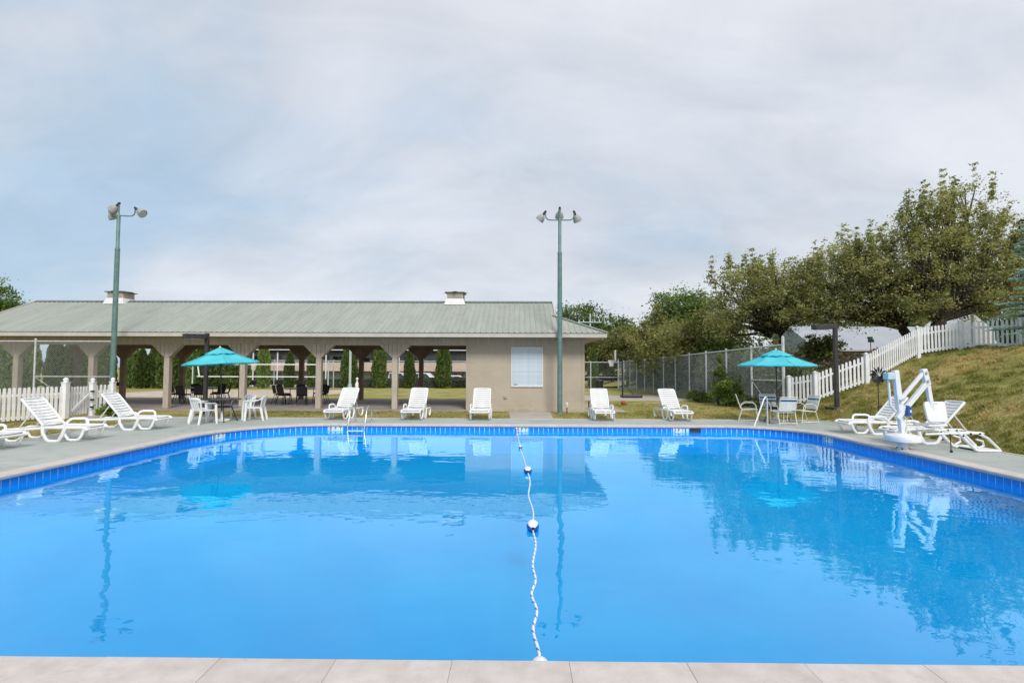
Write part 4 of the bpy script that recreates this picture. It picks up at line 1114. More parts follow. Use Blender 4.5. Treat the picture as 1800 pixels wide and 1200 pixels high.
# ------------------------------------------------------------------ umbrella tables
def bistro_table(label, loc, r=0.55, legs=True):
    t = thing('bistro_table', label, 'table', loc, 0, 'tables under the umbrellas')
    MB().lathe([(0.045, 0.700), (r - 0.01, 0.700), (r, 0.706), (r, 0.716), (r - 0.01, 0.722), (0.045, 0.722)], 36).build('top', M['glass_top'], t, smooth=True)
    MB().tube([(r * math.cos(R(a)), r * math.sin(R(a)), 0.711) for a in range(0, 360, 10)], 0.014, 6, True).build('rim', M['black_metal'], t, smooth=True)
    MB().tube([(0.27 * math.cos(R(a)), 0.27 * math.sin(R(a)), 0.47) for a in range(0, 360, 15)], 0.018, 6, True).build('lower_ring', M['black_metal'], t, smooth=True)
    for k in range(4):
        a = R(35 + 90 * k); c, s = math.cos(a), math.sin(a)
        MB().tube([(0.44 * c, 0.44 * s, 0.015), (0.40 * c, 0.40 * s, 0.10), (0.27 * c, 0.27 * s, 0.46), (0.30 * c, 0.30 * s, 0.60), (0.42 * c, 0.42 * s, 0.70)], 0.015, 6).build('leg', M['black_metal'], t, smooth=True)
        MB().lathe([(0.03, 0), (0.03, 0.02)], 8, (0.44 * c, 0.44 * s, 0)).build('foot', M['black_metal'], t)
    return t
bistro_table('round dark bistro table among the white plastic armchairs', (UL[0], UL[1], 0))
bistro_table('round dark bistro table among the strap armchairs', (UR[0], UR[1], 0), 0.50)
def umbrella(label, loc, rz, tilt=0.0):
    t = thing('patio_umbrella', label, 'umbrella', loc, rz, 'turquoise patio umbrellas')
    t.rotation_euler = (0, tilt, rz)
    r = 1.2; n = 6
    def corner(k, rad, z): a = 2 * math.pi * k / n; return Vector((rad * math.cos(a), rad * math.sin(a), z))
    def tier(r0, z0, r1, z1, val, sag, name):
        st = 8; sb = 8
        for k in range(n):                              # one sewn panel of cloth between each pair of ribs
            vs = []; fs = []
            for i in range(st + 1):
                f = i / st; rad = r0 + (r1 - r0) * f; z = z0 + (z1 - z0) * f
                a, b = corner(k, rad, z), corner(k + 1, rad, z)
                for j in range(sb + 1):
                    u = 0.006 + 0.988 * j / sb; p = a.lerp(b, u); bow = 4 * u * (1 - u)
                    p.z -= sag * bow * math.sin(math.pi * min(1, f * 0.9 + 0.08)) + 0.006 * math.sin(j * 2.1 + i * 1.3 + k); p.xy = p.xy * (1 - 0.03 * bow * f)
                    vs.append(p)
            w = sb + 1
            for j in range(w):
                p = vs[st * w + j].copy(); u = j / sb
                p.z -= val * (1 + (0.5 * math.sin(u * math.pi * 4) if name == 'vent_panel' else 0.15 * math.sin(u * 9 + k))); vs.append(p)
            for i in range(st + 1):
                for j in range(sb): fs.append((i * w + j, i * w + j + 1, (i + 1) * w + j + 1, (i + 1) * w + j))
            me = bpy.data.meshes.new(name); me.from_pydata([tuple(v) for v in vs], [], fs); me.update()
            me.polygons.foreach_set('use_smooth', [True] * len(me.polygons))
            ob = link_mesh(name, me, M['canvas'], t)
            sd = ob.modifiers.new('solidify', 'SOLIDIFY'); sd.thickness = 0.004
    tier(0.28, 2.235, r, 1.885, 0.04, 0.05, 'canopy_panel')
    tier(0.03, 2.40, 0.47, 2.215, 0.045, 0.015, 'vent_panel')
    MB().tube([(0, 0, 0.05), (0, 0, 2.38)], 0.019, 10).build('pole', M['bronze'], t, smooth=True)
    MB().lathe([(0.02, 2.38), (0.03, 2.395), (0.028, 2.43), (0.01, 2.45)], 10).build('finial', M['cream_metal'], t, smooth=True)
    for k in range(n):
        a = corner(k, 0.03, 2.30); b = corner(k, r * 0.985, 1.868)
        MB().tube([corner(k, 0.3, 2.233), corner(k, r, 1.89)], 0.008, 5).build('seam', M['canvas'], t)
        rb = MB().tube([a, b], 0.009, 6).build('rib', M['bronze'], t, smooth=True)
        MB().tube([corner(k, 0.03, 1.83), corner(k, 0.60, 2.045)], 0.007, 6).build('strut', M['bronze'], rb, smooth=True)
    MB().lathe([(0.035, 1.80), (0.035, 1.86)], 10).build('hub', M['bronze'], t, smooth=True)
    MB().lathe([(0.23, 0.0), (0.24, 0.015), (0.24, 0.05), (0.20, 0.07), (0.045, 0.085), (0.045, 0.33), (0.03, 0.34)], 24).build('base', M['white_plastic'], t, smooth=True)
    return t
umbrella('turquoise patio umbrella above the white plastic armchairs', (UL[0], UL[1], 0), R(8), R(-3.0))
umbrella('turquoise patio umbrella above the strap armchairs beside the picket fence', (UR[0], UR[1], 0), R(28), 0)

# ------------------------------------------------------------------ pavilion tables and banquet chairs (local: faces -y)
def make_banquet(label, loc, rz):
    t = thing('banquet_chair', label, 'chair', loc, rz, 'black banquet chairs in the pavilion')
    bv, bmt = M['black_vinyl'], M['black_metal']
    MB().prism([(-0.20, -0.22), (0.20, -0.22), (0.22, -0.16), (0.20, 0.18), (-0.20, 0.18), (-0.22, -0.16)], 'z', 0.43, 0.49).build('seat', bv, t, bevel=0.02)
    MB().prism([(-0.19, 0.0), (0.19, 0.0), (0.21, 0.22), (0.20, 0.34), (0.15, 0.40), (-0.15, 0.40), (-0.20, 0.34), (-0.21, 0.22)], 'y', -0.025, 0.025).build('backrest', bv, t, (0, 0.225, 0.50), (R(-12), 0, 0), bevel=0.015)
    for s in (-1, 1):
        MB().tube([(s * 0.21, -0.23, 0), (s * 0.20, -0.19, 0.43)], 0.013, 6).build('leg', bmt, t)
        MB().tube([(s * 0.20, 0.33, 0), (s * 0.20, 0.19, 0.42), (s * 0.205, 0.22, 0.55), (s * 0.205, 0.31, 0.88)], 0.013, 6).build('leg', bmt, t)
    return t
def party_table(label, c, n, r):
    z = PVZ + 0.035
    t = thing('round_table', label, 'table', (c[0], c[1], z), 0, 'round tables in the pavilion')
    MB().lathe([(0.02, 0.72), (r - 0.01, 0.72), (r, 0.725), (r, 0.745), (r - 0.01, 0.75), (0.02, 0.75)], 28).build('top', M['table_top'], t, smooth=True)
    for k in range(4):
        a = R(45 + 90 * k)
        MB().tube([(0.62 * math.cos(a), 0.62 * math.sin(a), 0), (0.55 * math.cos(a), 0.55 * math.sin(a), 0.72)], 0.016, 6).build('leg', M['black_metal'], t)
party_table('round laminate table in the pavilion bay behind the turquoise umbrella', (-15.4, 25.3), 8, 0.76)
party_table('round laminate table in the pavilion bay nearer the ladder lounger', (-10.3, 25.0), 7, 0.76)
b0 = None
def seat_round(c, angs, r, lab):
    global b0
    for a in angs:
        p = (c[0] + r * math.cos(R(a)), c[1] + r * math.sin(R(a)), PVZ + 0.035)
        if b0 is None:
            b0 = make_banquet(lab, p, R(a - 90)); register(b0)
        else: copy_thing(b0, p, R(a - 90), lab)
seat_round((-15.4, 25.3), (188, 222, 262, 300, 345, 25, 70, 130), 1.02, 'black banquet chair at the pavilion table behind the turquoise umbrella')
seat_round((-10.3, 25.0), (190, 165, 245, 292, 352, 60, 115), 1.0, 'black banquet chair at the pavilion table nearer the ladder lounger')

# ------------------------------------------------------------------ pool lift
lift = thing('pool_lift', 'white swimming pool lift with a plastic seat on a folding arm', 'pool lift', (8.62, 11.88, 0))
wm, wp = M['white_metal'], M['white_plastic']
MB().lathe([(0.13, 0.0), (0.13, 0.02), (0.10, 0.035), (0.10, 0.20)], 20).build('pedestal', wm, lift, smooth=True)
for a in range(45, 360, 90): MB().lathe([(0.016, 0.02), (0.016, 0.05)], 8, (0.115 * math.cos(R(a)), 0.115 * math.sin(R(a)), 0)).build('bolt', M['black_metal'], lift)
MB().lathe([(0.30, 0.175), (0.345, 0.20), (0.355, 0.28), (0.33, 0.325), (0.16, 0.36), (0.08, 0.37)], 28).build('base_cover', wp, lift, smooth=True)
MB().bar((0.0, 0, 0.34), (-0.13, 0, 1.77), 0.115, 0.115, (0, 1, 0)).build('mast', wm, lift, bevel=0.015)
MB().box(-0.36, -0.20, -0.10, 0.08, 1.56, 1.72).build('battery_box', M['pale_blue'], lift, bevel=0.02)
MB().tube([(-0.285, 0, 1.57), (-0.26, 0, 1.0), (-0.14, 0, 0.84)], 0.026, 8).build('actuator', wm, lift, smooth=True)
MB().bar((-0.08, -0.05, 1.10), (0.47, -0.05, 1.74), 0.07, 0.07, (0, 1, 0)).build('upper_arm', wm, lift, bevel=0.01)
MB().bar((-0.16, -0.06, 0.70), (0.53, -0.05, 1.50), 0.095, 0.095, (0, 1, 0)).build('lower_arm', wm, lift, bevel=0.012)
hg = MB(); hg.bar((0.46, -0.05, 1.80), (0.54, -0.05, 1.44), 0.11, 0.11, (0, 1, 0)); hg.bar((0.54, -0.05, 1.50), (0.66, -0.05, 0.62), 0.085, 0.085, (0, 1, 0))
hg.build('hanger', wm, lift, bevel=0.012)
for p in ((-0.06, -0.125, 1.12), (0.49, -0.12, 1.72), (0.52, -0.125, 1.54)):
    MB().lathe([(0.03, 0), (0.03, 0.02)], 10).build('pivot_bolt', M['galv'], lift, p, (R(90), 0, 0))
MB().prism([(-0.05, 0.0), (0.05, 0.02), (0.03, 0.20), (-0.04, 0.24), (-0.07, 0.10)], 'y', -0.06, 0.05).build('control_handset', M['blue_strap'], lift, (0.06, -0.12, 0.76), bevel=0.015)
MB().box(-0.02, 0.02, -0.19, -0.181, 0.84, 0.90).build('handset_badge', M['frame_white'], lift, (0.055, 0, 0))
MB().tube([(0.06, -0.10, 0.78), (0.05, -0.05, 0.60), (0.02, -0.1, 0.40)], 0.010, 6).build('cable', M['cream_metal'], lift, smooth=True)
MB().tube([(0.10, -0.08, 0.80), (0.25, -0.05, 0.60), (0.50, -0.03, 0.40)], 0.008, 6).build('cable', M['cream_metal'], lift, smooth=True)
sb = MB(); sb.prism([(-0.20, 0.0), (0.20, 0.0), (0.25, 0.06), (0.27, 0.38), (0.23, 0.46), (-0.23, 0.46), (-0.27, 0.38), (-0.25, 0.06)], 'y', -0.03, 0.025)
seat = sb.build('seat_back', wp, lift, (0.70, -0.10, 0.62), (R(-10), 0, R(8)), bevel=0.02)
MB().box(-0.05, 0.05, -0.036, -0.031, 0.405, 0.42).build('hand_slot', M['mortar'], seat)
MB().prism([(-0.24, -0.05), (0.24, -0.05), (0.26, 0.34), (-0.26, 0.34)], 'z', 0.0, 0.05).build('seat_pan', wp, lift, (0.74, -0.02, 0.52), (0, 0, R(8)), bevel=0.018)
for yy in (-0.30, 0.30):
    MB().tube([(0.30, yy * 0.9, 0.38), (0.80, yy, 0.40), (1.48, yy, 0.41)], 0.024, 8).build('seat_rail', wm, lift, smooth=True)
    MB().tube([(1.02, yy, 0.39), (1.20, yy, 0.19), (1.34, yy, 0.06), (1.40, yy, 0.035), (1.72, yy, 0.035), (1.88, yy, 0.03)], 0.033, 8).build('footrest_frame', wm, lift, smooth=True)
    MB().tube([(1.42, yy, 0.40), (1.62, yy, 0.30), (1.86, yy, 0.06)], 0.026, 8).build('footrest_brace', wm, lift, smooth=True)
    MB().tube([(1.36, yy, 0.28), (1.50, yy, 0.24), (1.52, yy, 0.15), (1.40, yy, 0.08)], 0.022, 8).build('footrest_hook', wm, lift, smooth=True)
    for xx, zz in ((1.06, 0.36), (1.22, 0.405), (1.42, 0.405)):
        MB().lathe([(0.02, 0), (0.02, 0.012)], 8).build('frame_bolt', M['black_metal'], lift, (xx, yy - 0.033, zz), (R(90), 0, 0))
MB().box(1.45, 1.86, -0.30, 0.30, 0.036, 0.056).build('footplate', wp, lift, bevel=0.008)
MB().tube([(0.78, -0.33, 0.40), (0.785, -0.33, 0.18), (0.775, -0.35, 0.03)], 0.009, 6).build('seat_belt', M['black_vinyl'], lift, smooth=True)
MB().box(0.755, 0.80, -0.365, -0.335, 0.005, 0.05).build('belt_buckle', M['black_metal'], lift)

# ------------------------------------------------------------------ garden spinner, ball, hoop, small items
sx, sy = 10.72, 15.7
sp = thing('garden_spinner', 'black metal pinwheel spinner on a thin stake in the grass bank', 'garden spinner', (sx, sy, gz(sx, sy)))
zt = 1.60 - gz(sx, sy)
MB().tube([(0, 0, -0.1), (-0.02, 0, zt)], 0.012, 6).build('stake', M['black_metal'], sp, smooth=True)
for k in range(12):
    a = 2 * math.pi * k / 12; c, s = math.cos(a), math.sin(a); rr = 0.27
    mb = MB(); mb.add([(0.03 * c, 0, 0.03 * s), (rr * c * 0.62 - 0.06 * s, -0.04, rr * s * 0.62 + 0.06 * c), (rr * c, 0.02, rr * s), (rr * c * 0.62 + 0.06 * s, 0.05, rr * s * 0.62 - 0.06 * c)], [(0, 1, 2, 3)])
    ob = mb.build('vane', M['black_metal'], sp, (-0.02, -0.05 - 0.004 * (k % 2), zt))
    md = ob.modifiers.new('thickness', 'SOLIDIFY'); md.thickness = 0.004
MB().lathe([(0.045, -0.04), (0.05, 0), (0.03, 0.04)], 12, mtx=Matrix.Translation((-0.02, -0.05, zt)) @ Matrix.Rotation(R(90), 4, 'X')).build('hub', M['galv'], sp, smooth=True)

bx, by = 5.35, 26.6
ball = thing('basketball', 'orange brown basketball lying on the lawn', 'ball', (bx, by, gz(bx, by) + 0.12))
MB().lathe([(0.125 * math.cos(R(a)) + 0.0001, 0.125 * math.sin(R(a))) for a in range(-90, 91, 12)], 20).build('rubber', M['ball'], ball, smooth=True)
for e in ((0, 0, 0), (R(90), 0, 0), (0, R(90), 0)):
    MB().tube([(0.1245 * math.cos(R(a)), 0.1245 * math.sin(R(a)), 0) for a in range(0, 360, 15)], 0.0028, 5, True).build('seam', M['black'], ball, rot=e)

hx, hy = 6.95, 34.8; hzz = gz(hx, hy)
hp_ = thing('basketball_hoop', 'portable basketball hoop with a black pole and white net', 'basketball hoop', (hx, hy, hzz))
MB().prism([(-0.1, -0.42), (1.15, -0.42), (1.25, -0.3), (1.25, 0.3), (1.15, 0.42), (-0.1, 0.42)], 'z', 0.02, 0.20).build('ballast_base', M['black_metal'], hp_, bevel=0.05)
MB().tube([(0, 0, 0.05), (0, 0, 2.62), (-0.25, 0, 2.85)], 0.05, 10).build('pole', M['black_metal'], hp_, smooth=True)
MB().tube([(0.02, 0, 1.0), (0.75, 0, 0.18)], 0.02, 8).build('brace', M['black_metal'], hp_, smooth=True)
for z in (2.55, 2.85): MB().tube([(-0.05, 0, z - 0.1), (-0.46, 0, z)], 0.022, 8).build('arm', M['black_metal'], hp_, smooth=True)
bb = MB().box(-0.50, -0.46, -0.55, 0.55, 2.42, 3.14).build('backboard', M['frame_white'], hp_, rot=(0, 0, R(-6)), bevel=0.01)
MB().box(-0.508, -0.5005, -0.30, 0.30, 2.52, 2.54).build('target_line', M['black'], bb)
MB().tube([(-0.74 + 0.22 * math.cos(R(a)), 0.22 * math.sin(R(a)), 2.50) for a in range(0, 360, 20)], 0.011, 6, True).build('rim', M['ball'], hp_, smooth=True)
nt = MB()
for k in range(12):
    for d in (1, -1):
        a0, a1 = R(30 * k), R(30 * k + 40 * d); a2 = R(30 * k + 20 * d)
        nt.tube([(-0.74 + 0.22 * math.cos(a0), 0.22 * math.sin(a0), 2.50), (-0.74 + 0.15 * math.cos(a2), 0.15 * math.sin(a2), 2.28), (-0.74 + 0.11 * math.cos(a1), 0.11 * math.sin(a1), 2.08)], 0.010, 4)
nt.build('net', M['rope_white'], hp_)

so = thing('shower_foot', 'small black sprinkler stand on the concrete beside the tan wall', 'sprinkler', (3.2, 23.6, gz(3.2, 23.6) + 0.013))
MB().box(-0.06, 0.36, -0.05, 0.05, 0.0, 0.04).build('sled', M['black_metal'], so, bevel=0.01)
MB().tube([(0, 0, 0.03), (0, 0, 0.36)], 0.03, 8).build('riser', M['black_metal'], so, smooth=True)
so.name = 'sprinkler_stand'
gl = thing('garden_light', 'small white capped garden light at the foot of the floodlight pole', 'garden light', (1.95, 20.75, gz(1.95, 20.75)))
MB().tube([(0, 0, -0.05), (0, 0, 0.25)], 0.02, 8).build('stake', M['black_metal'], gl)
MB().lathe([(0.03, 0.25), (0.045, 0.28), (0.05, 0.40), (0.055, 0.42), (0.01, 0.46)], 12).build('lantern', M['frame_white'], gl, smooth=True)
bn = thing('dustbin', 'dark ribbed dustbin on the lawn beyond the basketball pad', 'dustbin', (7.35, 47.2, gz(7.35, 47.2)))
MB().lathe([(0.30, 0.0), (0.34, 0.85), (0.37, 0.87), (0.37, 0.93)], 14).build('bin', M['black_metal'], bn, smooth=True)
MB().lathe([(0.38, 0.93), (0.36, 0.98), (0.1, 1.04)], 14).build('lid', M['bronze'], bn, smooth=True)
ur = thing('lantern_post', 'white pedestal post with a round top at the edge of the far lawn', 'lamp post', (-15.0, 48.9, gz(-15, 48.9)))
MB().lathe([(0.18, 0), (0.18, 0.55), (0.12, 0.65), (0.07, 0.72), (0.06, 0.9)], 12).build('pedestal', M['frame_white'], ur, smooth=True)
MB().lathe([(0.06, 0.9), (0.12, 0.96), (0.12, 1.06), (0.05, 1.14)], 12).build('globe', M['frame_white'], ur, smooth=True)

# ------------------------------------------------------------------ volleyball net
VB = Vector((-24.6, 40, gz(-24.6, 40)))
vn = thing('volleyball_net', 'volleyball net with white tapes over the sand court', 'volleyball net', tuple(VB))
for x in (-0.35, 10.1): MB().tube([(x, 0, -0.3), (x, 0, 2.45)], 0.05, 10).build('post', M['pale_pole'], vn, smooth=True)
for z, w in ((2.20, 0.09), (1.26, 0.08)): MB().box(0, 9.6, -0.012, 0.012, z - w / 2, z + w / 2).build('tape', M['frame_white'], vn)
for x in (0.02, 9.45): MB().bar((x, 0, 2.15), (x + 0.14, 0, 1.30), 0.10, 0.02, (0, 1, 0)).build('end_tape', M['frame_white'], vn)
cd = MB()
for i in range(48): cd.bar((0.1 + i * 0.2, 0, 1.30), (0.1 + i * 0.2, 0, 2.155), 0.004, 0.004)
for i in range(5): cd.bar((0.0, 0, 1.42 + i * 0.15), (9.6, 0, 1.42 + i * 0.15), 0.004, 0.004)
cd.build('cord_mesh', M['black_metal'], vn)
pp = thing('light_mast', 'pale green steel mast standing behind the far lawn fence', 'light pole', (-16.6, 51.8, gz(-16.6, 51.8)))
MB().lathe([(0.22, 0), (0.20, 0.4), (0.13, 0.45), (0.12, 5.6)], 12).build('pole', M['pale_pole'], pp, smooth=True)
MB().box(-0.35, 0.35, -0.15, 0.15, 5.601, 5.75).build('lamp_head', M['bronze'], pp, bevel=0.02)

# ------------------------------------------------------------------ motel
MY = 75.0; MZ = gz(-20, MY)
mot = thing('motel', 'two storey motel with peach balcony fronts and curtained windows', 'motel', (-20, MY, MZ))
def mt(x0, x1, y0, y1, z0, z1, name, m, par=None, **k): return MB().box(x0, x1, y0, y1, z0, z1).build(name, M[m], par or mot, **k)
mt(-32, 24, 1.8, 9, -0.3, 5.4, 'wall', 'motel_wall')
mt(-32.4, 24.4, -0.6, 9.4, 5.42, 5.75, 'roof', 'frame_white')
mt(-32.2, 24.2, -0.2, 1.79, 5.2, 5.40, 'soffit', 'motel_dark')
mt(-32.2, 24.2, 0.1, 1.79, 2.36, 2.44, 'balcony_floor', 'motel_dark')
for i in range(16):
    x = -32 + i * 3.5
    mt(x + 0.01, x + 3.49, -0.05, 0.05, 2.46, 3.72, 'balcony_panel', 'motel_band')
    mt(x - 0.09, x + 0.09, -0.13, -0.06, -0.2, 5.2, 'pier', 'frame_white')
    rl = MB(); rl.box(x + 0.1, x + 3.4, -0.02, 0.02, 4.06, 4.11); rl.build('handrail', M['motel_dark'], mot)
    for z in (0.05, 2.5):
        w = mt(x + 0.35, x + 2.1, 1.76, 1.80, z + 0.25, z + 2.1, 'window', 'curtain' if (i * 7 + int(z)) % 3 else 'window')
        f = MB(); f.box(x + 0.28, x + 2.17, 1.72, 1.755, z + 2.1, z + 2.17); f.box(x + 0.28, x + 2.17, 1.72, 1.755, z + 0.18, z + 0.25); f.box(x + 1.2, x + 1.25, 1.73, 1.758, z + 0.251, z + 2.099)
        f.build('frame', M['frame_white'], w)
        mt(x + 2.4, x + 3.25, 1.75, 1.80, z, z + 2.1, 'door', 'motel_dark' if (i + int(z)) % 2 else 'pole_green')

# ------------------------------------------------------------------ cars
def car(label, name, loc, rz, prof, cab, L, cat):
    t = thing(name, label, cat, loc, rz, 'white vehicles parked by the motel')
    MB().prism(prof, 'y', -0.86, 0.86).build('body', M['car_white'], t, bevel=0.06)
    c = MB(); n = len(cab)
    c.add([(x, -0.80 if z < 1.1 else -0.66, z) for x, z in cab] + [(x, 0.80 if z < 1.1 else 0.66, z) for x, z in cab], [tuple(range(n))[::-1], tuple(range(n, 2 * n))] + [(i, (i + 1) % n, n + (i + 1) % n, n + i) for i in range(n)])
    k = c.build('cabin', M['car_white'], t, bevel=0.05)
    zs = [z for _, z in cab]; xl = [x for x, z in cab]; z0, z1 = min(zs), max(zs); xm = (min(xl) + max(xl)) / 2
    tx = [x for x, z in cab if z > z1 - 0.05]
    for s in (-1, 1):
        for a, b, ta, tb in ((min(xl) + 0.22, xm - 0.04, min(tx) + 0.04, xm - 0.04), (xm + 0.04, max(xl) - 0.22, xm + 0.04, max(tx) - 0.04)):
            q = [(a, s * 0.80, z0 + 0.10), (b, s * 0.80, z0 + 0.10), (tb, s * 0.69, z1 - 0.09), (ta, s * 0.69, z1 - 0.09)]
            w = MB(); w.add(q + [(x, y + s * 0.015, z) for x, y, z in q], [(0, 1, 2, 3), (4, 5, 6, 7), (0, 1, 5, 4), (1, 2, 6, 5), (2, 3, 7, 6), (3, 0, 4, 7)]); w.build('side_window', M['window'], k)
    for x in (-L * 0.31, L * 0.31):
        for s in (-1, 1):
            w = MB().lathe([(0.20, -0.1), (0.33, -0.1), (0.34, 0.0), (0.33, 0.1), (0.20, 0.1)], 18, mtx=Matrix.Translation((x, s * 0.80, 0.33)) @ Matrix.Rotation(R(90), 4, 'X')).build('wheel', M['tyre'], t, smooth=True)
            MB().lathe([(0.19, -0.105), (0.19, 0.105)], 12, mtx=Matrix.Translation((x, s * 0.80, 0.33)) @ Matrix.Rotation(R(90), 4, 'X')).build('rim', M['galv'], w)
    for s in (-0.6, 0.6):
        MB().box(L / 2 - 0.06, L / 2 + 0.005, s - 0.16, s + 0.16, 0.66, 0.80).build('headlight', M['lamp_glass'], t)
        MB().box(-L / 2 - 0.005, -L / 2 + 0.06, s - 0.14, s + 0.14, 0.70, 0.86).build('tail_light', M['ball'], t)
def gp3(px, y): return ((px - 910) / 920 * y, y, gz((px - 910) / 920 * y, y) + 0.035)
sed = [(-2.25, 0.45), (-2.2, 0.85), (-1.3, 0.95), (1.0, 0.95), (2.1, 0.80), (2.25, 0.60), (2.2, 0.35), (-2.1, 0.35)]
cab_s = [(-1.75, 0.95), (-1.0, 1.45), (0.35, 1.45), (1.15, 0.95)]
suv = [(-2.2, 0.45), (-2.2, 1.05), (1.0, 1.05), (2.1, 0.95), (2.25, 0.6), (2.2, 0.38), (-2.1, 0.38)]
cab_v = [(-2.15, 1.05), (-1.9, 1.72), (0.45, 1.72), (1.15, 1.05)]
pk = [(-2.7, 0.5), (-2.7, 1.10), (1.1, 1.10), (2.5, 1.02), (2.65, 0.6), (2.6, 0.42), (-2.6, 0.42)]
cab_p = [(-0.9, 1.10), (-0.75, 1.78), (0.7, 1.78), (1.3, 1.10)]
car('white pickup truck parked by the motel behind a pavilion post', 'pickup_truck', gp3(697, 62), R(4), pk, cab_p, 5.3, 'truck')
car('white estate car parked by the motel between two columnar evergreens', 'parked_car', gp3(747, 61.5), R(-8), suv, cab_v, 4.5, 'car')
car('white sedan parked by the motel close to the tan wall edge', 'parked_car', gp3(803, 61.5), R(0), sed, cab_s, 4.5, 'car')

# ------------------------------------------------------------------ house beyond the bank
HY = 40.0
ho = thing('house', 'low house with a pale grey roof beyond the sloping picket fence', 'house', (27.5, HY, 1.6))
def hs(x0, x1, y0, y1, z0, z1, name, m, par=None): return MB().box(x0, x1, y0, y1, z0, z1).build(name, M[m], par or ho)
hs(-4.6, 9, 0, 7, -1, 1.72, 'wall', 'brick_wall')
rf = MB(); rf.add([(-5.1, -0.6, 1.50), (9.6, -0.6, 1.50), (9.6, 3.5, 3.55), (-5.1, 3.5, 3.55), (-5.1, 7.6, 1.5), (9.6, 7.6, 1.5), (-5.1, -0.6, 1.40), (9.6, -0.6, 1.40), (-5.1, 7.6, 1.40), (9.6, 7.6, 1.40)],
       [(0, 1, 2, 3), (3, 2, 5, 4), (6, 7, 1, 0), (4, 5, 9, 8), (6, 0, 3, 4, 8), (1, 7, 9, 5, 2), (6, 8, 9, 7)])
rf.build('roof', M['house_roof'], ho)
for x in (-4.3, -2.7, -0.6, 1.4):
    w = hs(x, x + 1.4, -0.03, -0.001, 0.40, 1.2, 'window', 'window')
    f = MB(); f.box(x - 0.06, x + 1.46, -0.07, -0.031, 1.2, 1.27); f.box(x - 0.06, x + 1.46, -0.07, -0.031, 0.33, 0.40); f.box(x - 0.06, x, -0.07, -0.031, 0.401, 1.199); f.box(x + 1.4, x + 1.46, -0.07, -0.031, 0.401, 1.199)
    f.box(x + 0.67, x + 0.73, -0.06, -0.031, 0.401, 1.199); f.box(x + 0.001, x + 0.669, -0.06, -0.031, 0.77, 0.83); f.box(x + 0.731, x + 1.399, -0.06, -0.031, 0.77, 0.83)
    f.build('frame', M['frame_white'], w)
sg = thing('street_sign', 'green street name sign on a thin post beyond the picket fence', 'sign', (20.1, 30.0, gz(20.1, 30)))
zz = 3.39 - gz(20.1, 30)
MB().tube([(0, 0, -0.1), (0, 0, zz + 0.1)], 0.025, 8).build('post', M['galv'], sg)
MB().box(-0.17, 0.17, -0.045, -0.028, zz - 0.16, zz + 0.02).build('name_plate', M['sign_green'], sg)
MB().box(-0.15, 0.15, 0.028, 0.045, zz + 0.03, zz + 0.16).build('name_plate', M['sign_green'], sg)
sh = thing('white_shed', 'white gabled shed peeking over the top of the bank', 'shed', (28.1, 32.5, 2.4))
MB().prism([(-1.3, 0), (1.3, 0), (1.3, 1.7), (0.0, 2.75), (-1.3, 1.7)], 'y', 0, 3).build('wall', M['frame_white'], sh)
MB().tube([(-0.9, -1, 0), (-0.9, -1, 5.2)], 0.10, 8).build('vent_pipe', M['frame_white'], sh)
ut = thing('utility_pole', 'wooden utility pole with cross arms far behind the pavilion roof', 'utility pole', (9.7, 70, gz(9.7, 70)))
MB().tube([(0, 0, -0.2), (0, 0, 10.2)], [0.16, 0.11], 8).build('pole', M['pale_pole'], ut)
for z in (8.95, 6.9):
    a = MB().box(-1.7, 1.5, -0.20, -0.10, z, z + 0.14).build('cross_arm', M['pale_pole'], ut)
    for x in (-1.5, -0.9, 0.6, 1.2): MB().lathe([(0.05, 0), (0.07, 0.12), (0.04, 0.28)], 8, (x, -0.15, z + 0.141)).build('insulator', M['frame_white'], a)

# ------------------------------------------------------------------ foliage
def leaf_mesh(name, C, size, tone, rg, up=0.3, aspect=0.55, dirs=None, tri=False):
    """one small rhombic leaf per row of C; tone is an RGB per leaf"""
    N = len(C)
    if dirs is None:
        D = rg.normal(size=(N, 3)); D[:, 2] *= 0.7
    else:
        D = dirs + rg.normal(size=(N, 3)) * 0.35
    D /= np.linalg.norm(D, axis=1, keepdims=True) + 1e-9
    Nn = rg.normal(size=(N, 3)); Nn[:, 2] += up * 3
    S = np.cross(D, Nn); S /= np.linalg.norm(S, axis=1, keepdims=True) + 1e-9
    size = np.broadcast_to(np.asarray(size, float), (N,))[:, None]
    a = C - D * size * 0.5; c = C + D * size * 0.5
    b = C + S * size * aspect * 0.5 - D * size * 0.08; d = C - S * size * aspect * 0.5 - D * size * 0.08
    k = 3 if tri else 4
    V = np.stack([b, c, d], 1) if tri else np.stack([a, b, c, d], 1)
    V = V.reshape(-1, 3)
    me = bpy.data.meshes.new(name)
    me.vertices.add(N * k); me.vertices.foreach_set('co', V.astype(np.float32).ravel())
    me.loops.add(N * k); me.loops.foreach_set('vertex_index', np.arange(N * k, dtype=np.int32))
    me.polygons.add(N); me.polygons.foreach_set('loop_start', np.arange(0, N * k, k, dtype=np.int32))
    me.polygons.foreach_set('loop_total', np.full(N, k, dtype=np.int32))
    me.update()
    at_ = me.color_attributes.new('tone', 'FLOAT_COLOR', 'POINT')
    T = np.ones((N, 4)); T[:, :3] = tone
    at_.data.foreach_set('color', np.repeat(T, k, 0).astype(np.float32).ravel())
    me.materials.append(M['leaf'])
    return me
def tones(rg, N, base, alt, jit=0.25, mixv=None):
    m = rg.random((N, 1)) if mixv is None else np.clip(mixv[:, None] + rg.normal(size=(N, 1)) * 0.15, 0, 1)
    t = np.array(base) * (1 - m) + np.array(alt) * m
    return np.clip(t * (1 + rg.normal(size=(N, 1)) * jit), 0.005, 1)

